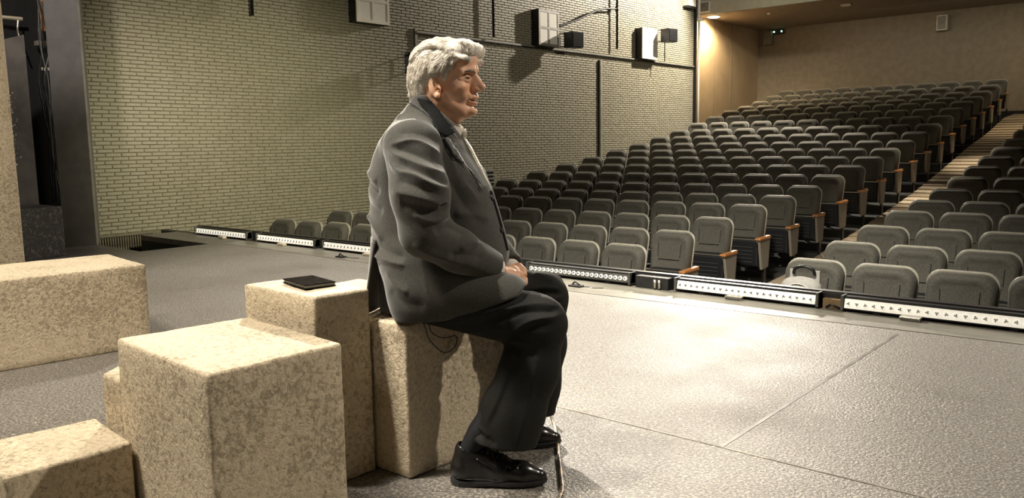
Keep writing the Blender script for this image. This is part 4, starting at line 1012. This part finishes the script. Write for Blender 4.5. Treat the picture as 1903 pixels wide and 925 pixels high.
# hem: keep what lies above a rising line; open between the knees
X, Y, Z = [J.ax[m].reshape([-1 if q == m else 1 for q in range(3)]) for m in range(3)]
hemx = np.array([-0.34,-0.24,-0.16,-0.08,0.0,0.065,0.124,0.178,0.218,0.236,0.30]); hemz = np.array([0.500,0.497,0.497,0.507,0.512,0.531,0.554,0.572,0.586,0.612,0.70])
hz = np.interp(J.ax[0], hemx, hemz).reshape(-1,1,1)
J.v = np.maximum(J.v, (hz-Z)*0.9).astype(np.float32)
J.ell((0.26,0.01,0.55), (0.16,0.075,0.075), 0.01, 'cut')
J.ell((0.20,-0.01,0.625), (0.060,0.060,0.045), 0.004, 'cut')
jm = J.mesh('jacket')
for s in (-1, 1):
    folds(jm, [([(0.015,1.058),(0.03,0.986),(0.06,0.913),(0.10,0.850)], 0.007, 0.014), ([(0.030,0.83),(0.082,0.822),(0.130,0.800)], 0.007, 0.016), ([(0.02,0.93),(0.06,0.85),(0.11,0.79)], -0.006, 0.016),
               ([(-0.255,0.70),(-0.18,0.690),(-0.11,0.680)], 0.007, 0.009, 0.6), ([(-0.255,0.725),(-0.18,0.716),(-0.11,0.700)], -0.007, 0.014),
               ([(-0.262,0.955),(-0.235,0.935),(-0.20,0.925)], 0.006, 0.012, 0.5), ([(-0.262,0.925),(-0.23,0.905),(-0.195,0.885)], -0.008, 0.016),
               ([(-0.262,0.815),(-0.23,0.79),(-0.19,0.745)], 0.007, 0.012, 0.6), ([(-0.262,0.86),(-0.225,0.845),(-0.185,0.83)], -0.006, 0.016),
               ([(-0.15,0.985),(-0.145,0.90),(-0.12,0.83)], -0.012, 0.018), ([(-0.18,0.66),(-0.14,0.62),(-0.10,0.60)], 0.006, 0.014, 0.5),
               ([(-0.17,0.60),(-0.12,0.57),(-0.05,0.56)], -0.005, 0.02), ([(-0.14,1.125),(-0.155,1.105),(-0.14,1.08)], 0.004, 0.008)], s)
folds(jm, [([(-0.272,0.950),(-0.250,0.945)], 0.003, 0.010), ([(-0.272,0.918),(-0.250,0.92)], -0.007, 0.014), ([(-0.272,0.812),(-0.250,0.81)], 0.008, 0.010), ([(-0.272,0.785),(-0.250,0.78)], -0.006, 0.013)])
jacket = link(jm, 'jacket', 'suit_wool', man, True)
sleeve_bvh = {}
for s in (-1, 1):
    A_ = Field(axis([(-0.20,0.0042),(0.26,None)]), axis([(-0.36,0.0042),(-0.02,None)] if s < 0 else [(-0.06,0.0042),(0.345,None)]), axis([(0.56,0.0042),(1.13,None)]))
    e = EL[s]; w_ = WR[s]
    A_.ell((SH[s][0], SH[s][1]-s*0.012, SH[s][2]+0.020), (0.078,0.066,0.062), 0.0)
    A_.chain([SH[s], (e[0]-0.018, e[1]+s*0.004, e[2]+0.12), (e[0]-0.010,e[1],e[2]+0.015)], [0.082,0.080,0.073], 0.03)
    m1 = tuple(e[q]+(w_[q]-e[q])*0.40 for q in range(3)); m2 = tuple(e[q]+(w_[q]-e[q])*1.02 for q in range(3))
    A_.chain([(e[0]-0.004,e[1],e[2]+0.005), m1, m2], [0.072,0.062,0.0520], 0.02)
    a_ = Vector(w_); d_ = (a_-Vector(e)).normalized(); c0 = a_-d_*(0.028 if s < 0 else -0.004)
    A_.halfspace((-d_[0],-d_[1],-d_[2]), -float(d_.dot(c0)))
    A_.cap(tuple(a_-d_*0.07), tuple(a_+d_*0.06), 0.0405, 0.0415, 0.002, 'cut')
    sm_ = A_.mesh('sleeve')
    folds(sm_, [([(-0.135,1.030),(-0.064,1.040),(-0.021,1.022),(0.013,0.992),(0.040,0.970)], 0.010, 0.009, 0.6),
                ([(-0.12,1.062),(-0.07,1.066),(-0.02,1.050),(0.02,1.02)], -0.009, 0.020),
                ([(-0.14,1.015),(-0.087,0.992),(-0.031,0.970),(0.034,0.946)], 0.010, 0.009, 0.6),
                ([(-0.13,1.022),(-0.075,1.012),(-0.02,0.992),(0.03,0.962)], -0.011, 0.013),
                ([(-0.135,0.990),(-0.101,0.958),(-0.049,0.947),(-0.002,0.923),(0.040,0.905)], 0.010, 0.009, 0.6),
                ([(-0.10,0.980),(-0.05,0.965),(0.00,0.942),(0.04,0.922)], -0.010, 0.012),
                ([(-0.10,0.935),(-0.04,0.918),(0.03,0.885)], -0.009, 0.015),
                ([(-0.115,0.907),(-0.068,0.896),(-0.025,0.883),(0.032,0.866)], 0.007, 0.012, 0.5),
                ([(-0.09,0.870),(-0.04,0.862),(0.02,0.845)], -0.009, 0.018),
                ([(-0.050,0.845),(-0.035,0.832),(0.0,0.820),(0.026,0.828),(0.045,0.856)], 0.011, 0.008, 0.6),
                ([(-0.04,0.850),(-0.005,0.840),(0.02,0.850),(0.035,0.870)], -0.014, 0.012),
                ([(0.035,0.858),(0.060,0.835),(0.080,0.800)], 0.010, 0.010, 0.5),
                ([(0.00,0.790),(0.04,0.800),(0.075,0.770)], -0.008, 0.016),
                ([(0.06,0.735),(0.09,0.750),(0.11,0.735)], 0.007, 0.010, 0.5), ([(0.03,0.715),(0.08,0.715),(0.12,0.700)], -0.006, 0.014),
                ([(-0.06,0.76),(0.0,0.72),(0.07,0.69)], 0.006, 0.014, 0.4)], s)
    sv = link(sm_, 'sleeve', 'suit_wool', jacket, True)
# back panel hanging free behind the vent
bm = bmesh.new(); grid = []
for i in range(13):
    v = i/12; z = 0.745-0.252*v; row = []
    for k in range(13):
        u = k/12; yn = -0.125+0.085*v**1.3; yf = 0.130+0.02*v
        y = yn+(yf-yn)*u; x = -0.260-0.028*v**1.2+2.6*y*y*(1-0.35*v) + 0.004*math.sin(u*9+v*4)*v
        row.append(bm.verts.new((x, y, z)))
    grid.append(row)
for i in range(12):
    for k in range(12): bm.faces.new((grid[i][k], grid[i][k+1], grid[i+1][k+1], grid[i+1][k]))
tl = finish(bm, 'jacket_tail', 'suit_wool', jacket, True); md = tl.modifiers.new('t', 'SOLIDIFY'); md.thickness = 0.006; md.offset = 0
jb = BVHTree.FromPolygons([v.co for v in jm.vertices], [tuple(p.vertices) for p in jm.polygons])
def patch(poly, name, mat, parent, off=0.004, side=-1, step=0.006, thick=0.003, bvh=None, sm=2):
    # cloth piece laid on the jacket: outline given in the side view (a, z), pressed on from the side
    bvh = bvh or jb; P = [Vector((a, z)) for a, z in poly]
    bm = bmesh.new(); vs = [bm.verts.new((a, 0, z)) for a, z in poly]; bm.faces.new(vs)
    bmesh.ops.triangulate(bm, faces=bm.faces)
    for _ in range(6):
        es = [e for e in bm.edges if e.calc_length() > step*2]
        if not es: break
        bmesh.ops.subdivide_edges(bm, edges=es, cuts=1); bmesh.ops.triangulate(bm, faces=bm.faces)
    for v in bm.verts:
        h, n, i, d = bvh.ray_cast(Vector((v.co.x, side*0.5, v.co.z)), Vector((0, -side, 0)))
        if h is None or abs(h.y) < 0.0 or d > 0.62:
            h, n, i, d = bvh.find_nearest(Vector((v.co.x, side*0.03, v.co.z)))
        v.co = h + n*off
    for _ in range(sm): bmesh.ops.smooth_vert(bm, verts=bm.verts, factor=0.4, use_axis_x=True, use_axis_y=True, use_axis_z=True)
    bmesh.ops.recalc_face_normals(bm, faces=bm.faces)
    o = finish(bm, name, mat, parent, True)
    md = o.modifiers.new('thickness', 'SOLIDIFY'); md.thickness = thick; md.offset = 0
    return o
for s in (-1, 1):
    patch([(-0.090,1.168),(-0.055,1.160),(-0.022,1.119),(0.024,1.064),(0.006,1.046),(-0.020,1.056),(-0.040,1.092),(-0.062,1.126),(-0.088,1.158)], 'jacket_collar', 'collar_cloth', jacket, 0.0075, s)
    patch([(-0.008,1.050),(0.008,1.050),(0.030,1.018),(0.056,0.968),(0.080,0.922),(0.098,0.886),(0.104,0.880),(0.094,0.908),(0.066,0.950),(0.030,0.990),(0.000,1.034)], 'lapel', 'suit_wool', jacket, 0.006, s, sm=3)
# front edge, buttons, pocket flap
def on_jacket(a, z, side=-1, off=0.003):
    h, n, i, d = jb.ray_cast(Vector((a, side*0.5, z)), Vector((0, -side, 0))); 
    if h is None: h, n, i, d = jb.find_nearest(Vector((a, 0, z)))
    return h + n*off
bm = bmesh.new(); pts = []
for a, z in ((0.30,0.885),(0.30,0.86),(0.30,0.82),(0.30,0.78),(0.30,0.74),(0.30,0.70)):
    h, n, i, d = jb.ray_cast(Vector((a, -0.035, z)), Vector((-1, 0, 0)))
    if h is not None: pts.append(h+n*0.003)
if len(pts) > 2: tube(bm, smoothpath(pts, 3), 0.0045, 6)
finish(bm, 'front_edge', 'suit_lining', jacket, True)
for z in (0.865, 0.765):
    h, n, i, d = jb.ray_cast(Vector((0.3, -0.045, z)), Vector((-1, 0, 0)))
    if h is not None:
        bm = bmesh.new(); bmesh.ops.create_cone(bm, cap_ends=True, segments=12, radius1=0.008, radius2=0.008, depth=0.004, matrix=Matrix.Translation(h+n*0.004) @ n.to_track_quat('Z','Y').to_matrix().to_4x4()); finish(bm, 'button', 'suit_lining', jacket)
BX('vent_lining', (-0.235,-0.060,0.50), (-0.185,0.10,0.70), 'suit_lining', jacket, 0.01)
TUBE('lapel_edge', [on_jacket(a, z, -1, 0.008) for a, z in ((-0.112,1.150),(-0.088,1.141),(-0.052,1.112),(-0.022,1.070),(0.002,1.038),(0.030,0.990),(0.066,0.950),(0.094,0.908))], 0.0014, 'suit_lining', jacket, 5)

# ---- shirt collar, cuffs, tie
S = Field(axis([(-0.14,0.003),(0.06,None)]), axis([(-0.10,0.003),(0.10,None)]), axis([(1.02,0.003),(1.20,None)]))
S.cap((-0.050,0,1.160), (-0.060,0,1.05), 0.0635, 0.076, 0.0); S.cap((0.006,0,1.108), (-0.025,0,1.04), 0.0435, 0.056, 0.02)
S.cap((-0.060,0,1.20), (-0.062,0,1.05), 0.0620, 0.064, 0.0, 'cut')
# sloping top edge of the collar: high at the nape, low at the throat
X, Y, Z = [S.ax[m].reshape([-1 if q == m else 1 for q in range(3)]) for m in range(3)]
S.v = np.maximum(S.v, Z-np.where(X < -0.055, 1.145, 1.090-0.86*(X-0.022))).astype(np.float32)
part(S.mesh('shirt_collar'), 'shirt_collar', 'shirt_cotton')
for s in (-1, 1):
    a = Vector(WR[s]); b_ = Vector(EL[s]); d = (a-b_).normalized()
    a = a-d*(0.016 if s < 0 else -0.010); bm = bmesh.new(); tube(bm, [a-d*0.030, a-d*0.005, a+d*0.008, a+d*0.010, a+d*0.004, a-d*0.03], [0.0375,0.0375,0.037,0.0355,0.0340,0.0340], 20, False)
    finish(bm, 'shirt_cuff', 'shirt_cotton', man, True)
T = Field(axis([(-0.02,0.003),(0.15,None)]), axis([(-0.04,0.003),(0.04,None)]), axis([(0.84,0.003),(1.10,None)]))
T.ell((0.032,-0.004,1.062), (0.016,0.017,0.019), 0.0); T.chain([(0.036,-0.004,1.05),(0.058,-0.006,1.01),(0.083,-0.006,0.955),(0.110,-0.006,0.895)], [0.012,0.018,0.022,0.022], 0.006, flat=((0.9,0,0.4), 2.4))
part(T.mesh('tie'), 'tie', 'tie_silk')
bm = bmesh.new()
vs = [bm.verts.new(p) for p in ((0.020,-0.055,1.060),(0.036,0.0,1.045),(0.020,0.055,1.060),(0.066,0.030,0.975),(0.104,0.0,0.885),(0.066,-0.034,0.975))]
bm.faces.new((vs[0],vs[5],vs[1])); bm.faces.new((vs[1],vs[3],vs[2])); bm.faces.new((vs[5],vs[4],vs[3],vs[1]))
sf = finish(bm, 'shirt_front', 'shirt_cotton', man); md = sf.modifiers.new('t', 'SOLIDIFY'); md.thickness = 0.004

# ---- trousers
K = Field(axis([(-0.27,0.0045),(0.40,None)]), axis([(-0.26,0.0045),(0.27,None)]), axis([(0.06,0.0045),(0.68,None)]))
K.ell((-0.09,0,0.575), (0.095,0.150,0.088), 0.0)
KN = {-1: (0.272,-0.140,0.495), 1: (0.268,0.150,0.520)}
K.cap((-0.08,-0.105,0.582), KN[-1], 0.093, 0.080, 0.03); K.cap((-0.08,0.105,0.582), KN[1], 0.090, 0.078, 0.03)
K.ell((0.270,-0.140,0.492), (0.082,0.070,0.070), 0.02); K.ell((0.262,0.150,0.515), (0.082,0.070,0.070), 0.02)
# shins: wide straight trouser legs
K.chain([KN[-1], (0.245,-0.148,0.36), (0.190,-0.155,0.22), (0.160,-0.158,0.125)], [0.078,0.086,0.096,0.104], 0.03, flat=((0.25,0.968,0), 1.28))
K.chain([KN[1], (0.262,0.152,0.36), (0.235,0.152,0.22), (0.215,0.152,0.13)], [0.076,0.080,0.086,0.092], 0.03, flat=((0.25,0.968,0), 1.28))
# hem plane and hollow end
X, Y, Z = [K.ax[m].reshape([-1 if q == m else 1 for q in range(3)]) for m in range(3)]
K.v = np.maximum(K.v, (0.150-0.105*X-Z)).astype(np.float32)
K.v = np.maximum(K.v, np.where(X-0.695*Y < -0.005, 0.496-Z, -1)).astype(np.float32) if True else K.v
K.cap((0.135,-0.158,0.05), (0.165,-0.158,0.185), 0.060, 0.050, 0.004, 'cut'); K.cap((0.19,0.152,0.05), (0.22,0.152,0.185), 0.056, 0.050, 0.004, 'cut')
km = K.mesh('trousers')
for s in (-1, 1):
    dz = 0.0 if s < 0 else 0.02
    fl_ = [([(0.166,0.539),(0.221,0.557),(0.289,0.562),(0.335,0.549)], 0.007, 0.009, 0.6), ([(0.14,0.52),(0.22,0.540),(0.29,0.545),(0.33,0.538)], -0.008, 0.012),
           ([(0.165,0.440),(0.185,0.465),(0.22,0.497),(0.266,0.521),(0.340,0.530)], 0.010, 0.009, 0.6), ([(0.18,0.432),(0.205,0.468),(0.25,0.498),(0.33,0.510)], -0.010, 0.014),
           ([(0.178,0.440),(0.21,0.455),(0.238,0.451),(0.262,0.440)], 0.008, 0.008, 0.6), ([(0.17,0.425),(0.20,0.432),(0.225,0.420)], -0.012, 0.012),
           ([(0.235,0.606),(0.289,0.587),(0.339,0.553)], 0.006, 0.012, 0.5), ([(-0.01,0.500),(0.13,0.540),(0.23,0.582)], 0.007, 0.012, 0.5), ([(0.02,0.49),(0.12,0.515),(0.2,0.53)], -0.007, 0.016),
           ([(0.04,0.475),(0.12,0.485),(0.19,0.50)], 0.005, 0.012, 0.5),
           ([(0.22,0.42),(0.18,0.32),(0.13,0.20)], -0.008, 0.022), ([(0.28,0.44),(0.25,0.30),(0.21,0.14)], 0.006, 0.014, 0.5), ([(0.195,0.40),(0.16,0.30),(0.11,0.19)], 0.005, 0.010, 0.5),
           ([(0.08,0.190),(0.105,0.185),(0.125,0.165)], 0.006, 0.010, 0.5), ([(0.085,0.175),(0.12,0.165),(0.15,0.15)], -0.007, 0.012)]
    folds(km, [([(a, z+dz) for a, z in L_[0]],)+tuple(L_[1:]) for L_ in fl_], s)
part(km, 'trousers', 'trouser_wool')

# ---- shoes, socks, laces
def shoe(ax0, bx, yaw, sock_lean=0.05):
    g = bpy.data.objects.new('shoe', None); C.objects.link(g); g.parent = man; g.location = (ax0, bx, 0); g.rotation_euler = (0,0,yaw)
    Q = Field(axis([(-0.02,0.003),(0.33,None)]), axis([(-0.07,0.003),(0.07,None)]), axis([(0.0,0.003),(0.17,None)]))
    Q.cap((0.045,0,0.048), (0.155,0,0.034), 0.040, 0.038, 0.0); Q.cap((0.155,0,0.040), (0.225,0.004,0.030), 0.041, 0.037, 0.02)
    Q.cap((0.225,0.004,0.031), (0.272,0.004,0.024), 0.036, 0.024, 0.02)
    Q.cap((0.042,0,0.06), (0.048,0,0.105), 0.036, 0.033, 0.02); Q.cap((0.07,0,0.085), (0.15,0,0.058), 0.034, 0.032, 0.02)
    Q.cap((0.060,0,0.16), (0.058,0,0.100), 0.034, 0.027, 0.003, 'cut')
    for xx in (0.180,0.196,0.212): Q.cap((xx,-0.035,0.060), (xx+0.008,0.035,0.062), 0.0025, 0.0025, 0.006, 'cut')
    X, Y, Z = [Q.ax[m].reshape([-1 if q == m else 1 for q in range(3)]) for m in range(3)]
    Q.v = np.maximum(Q.v, 0.012-Z).astype(np.float32)
    up = link(Q.mesh('shoe_upper'), 'shoe_upper', 'shoe_leather', g, True)
    def sole_outline(gr, z0):
        return [(0.045+(0.042+gr)*math.cos(a)*1.0, (0.036+gr)*math.sin(a)) for a in np.linspace(PI/2, 3*PI/2, 10)] + [(0.12,-(0.036+gr)),(0.18,-(0.041+gr)),(0.225,-(0.039+gr)),(0.262,-(0.028+gr)),(0.286,-(0.013+gr)),(0.294+gr,0.004),(0.286,0.018+gr),(0.262,0.032+gr),(0.225,0.042+gr),(0.18,0.042+gr),(0.12,0.036+gr)]
    bm = bmesh.new(); r0 = [bm.verts.new((x, y, 0.006 if x > 0.09 else 0.0)) for x, y in sole_outline(0.001, 0)]; r1 = [bm.verts.new((x, y, 0.016)) for x, y in sole_outline(0.004, 0)]; r2 = [bm.verts.new((x, y, 0.020)) for x, y in sole_outline(0.003, 0)]
    n = len(r0)
    for ra, rb in ((r0, r1), (r1, r2)):
        for k in range(n): bm.faces.new((ra[k], ra[(k+1) % n], rb[(k+1) % n], rb[k]))
    bm.faces.new(r0[::-1]); bm.faces.new(r2); bmesh.ops.recalc_face_normals(bm, faces=bm.faces)
    finish(bm, 'sole', 'black_wood', g)
    ub = BVHTree.FromPolygons([v.co for v in up.data.vertices], [tuple(p.vertices) for p in up.data.polygons])
    def top(x, y, d=0.002):
        h = ub.ray_cast(Vector((x, y, 0.4)), Vector((0,0,-1)))[0]; return (x, y, (h.z if h else 0.08)+d)
    bm = bmesh.new()
    for k in range(5):
        xx = 0.100+0.015*k; zz = top(xx, 0)[2]
        tube(bm, [top(xx,-0.020,0.0),top(xx+0.003,-0.010),top(xx+0.004,0,0.003),top(xx+0.003,0.010),top(xx,0.020,0.0)], 0.0023, 6)
        tube(bm, [top(xx,-0.020,0.0),top(xx+0.004,-0.010),top(xx+0.008,0,0.003),top(xx+0.012,0.010),top(xx+0.015,0.020,0.0)], 0.0021, 6)
    zt0 = top(0.106, 0)[2]
    for s in (-1, 1):
        tube(bm, smoothpath(((0.106,0,zt0+0.003),(0.112,s*0.018,zt0+0.016),(0.124,s*0.036,zt0+0.004),(0.118,s*0.022,zt0-0.006),(0.106,0,zt0+0.003)), 5), 0.0021, 5)
        tube(bm, smoothpath(((0.106,0,zt0+0.003),(0.125,s*0.016,zt0+0.006),(0.140,s*0.036,zt0-0.018),(0.148,s*0.042,zt0-0.035)), 5), 0.0019, 5)
    finish(bm, 'laces', 'sock', g, True)
    bm = bmesh.new()
    for s in (-1, 1):
        tube(bm, smoothpath(((0.085,s*0.036,0.092),(0.125,s*0.040,0.070),(0.150,s*0.042,0.048),(0.148,s*0.0435,0.028)), 4), 0.0016, 5)
        tube(bm, smoothpath(((0.02,s*0.034,0.030),(0.07,s*0.042,0.028),(0.148,s*0.0435,0.028)), 4), 0.0014, 5)
    finish(bm, 'stitched_seam', 'shoe_leather', g, True)
    bm = bmesh.new(); tube(bm, [(0.062,0,0.075),(0.062,0,0.11),(0.075+sock_lean*0.3,0,0.16),(0.085+sock_lean,0,0.22)], [0.032,0.031,0.036,0.042], 16)
    finish(bm, 'sock', 'sock', g, True)
    return g
shoe(-0.002, -0.165, math.radians(1)); shoe(0.028, 0.150, math.radians(3))
# thin lead dangling from under the jacket onto the block
loc = lambda X, Y, Z: ((X-OX)*0.8211+(Y-OY)*0.5708, -(X-OX)*0.5708+(Y-OY)*0.8211, Z)
TUBE('microphone_lead', smoothpath([loc(*p) for p in ((-1.86,1.66,0.505),(-1.800,1.672,0.492),(-1.798,1.70,0.43),(-1.800,1.76,0.378),(-1.800,1.81,0.385),(-1.800,1.818,0.42),(-1.798,1.76,0.425),(-1.798,1.71,0.452),(-1.800,1.69,0.492),(-1.87,1.68,0.505))], 6), 0.0016, 'black_metal', man, 6)
# braided cable on the floor
cab = TUBE('floor_cable', smoothpath(((-1.875,2.35,0.10),(-1.84,2.33,0.05),(-1.76,2.27,0.014),(-1.66,2.16,0.009),(-1.56,2.04,0.009),(-1.46,1.92,0.009),(-1.37,1.80,0.009),(-1.30,1.62,0.009),(-1.20,1.3,0.009)), 14), 0.0055, 'cable_braid', None, 8)
tag(cab, 'thin gold and black cable curving over the stage in front of the shoe', 'cable')

# ---- grey backpack on the first seat of the right block
bp_ = thing('backpack', 'small grey backpack with black handle standing on the front row aisle seat', 'backpack', (-2.44, 6.45, -0.50))
B = Field(axis([(-0.20,0.006),(0.20,None)]), axis([(-0.16,0.006),(0.12,None)]), axis([(0.0,0.006),(0.50,None)]))
B.cap((-0.10,-0.03,0.08), (0.10,-0.03,0.08), 0.075, 0.075, 0.0); B.cap((-0.085,-0.03,0.10), (-0.085,-0.03,0.33), 0.075, 0.07, 0.03); B.cap((0.085,-0.03,0.10), (0.085,-0.03,0.33), 0.075, 0.07, 0.03); B.ell((0,-0.03,0.34), (0.155,0.075,0.09), 0.04); B.ell((0,-0.075,0.20), (0.12,0.055,0.12), 0.02)
link(B.mesh('bag_body'), 'bag_body', 'bag_grey', bp_, True)
TUBE('carry_handle', smoothpath(((-0.085,0.02,0.44),(-0.07,0.015,0.485),(0,0.01,0.505),(0.07,0.015,0.485),(0.085,0.02,0.44)), 5), 0.013, 'black_metal', bp_)
for s in (-1, 1): BX('handle_plate', (s*0.10-0.022,0.03,0.36), (s*0.10+0.022,0.045,0.475), 'bag_grey', bp_, 0.004)
TUBE('zip', smoothpath(((-0.13,-0.085,0.31),(-0.06,-0.105,0.365),(0,-0.108,0.38),(0.06,-0.105,0.365),(0.13,-0.085,0.31)), 5), 0.004, 'frame_white', bp_, 5)
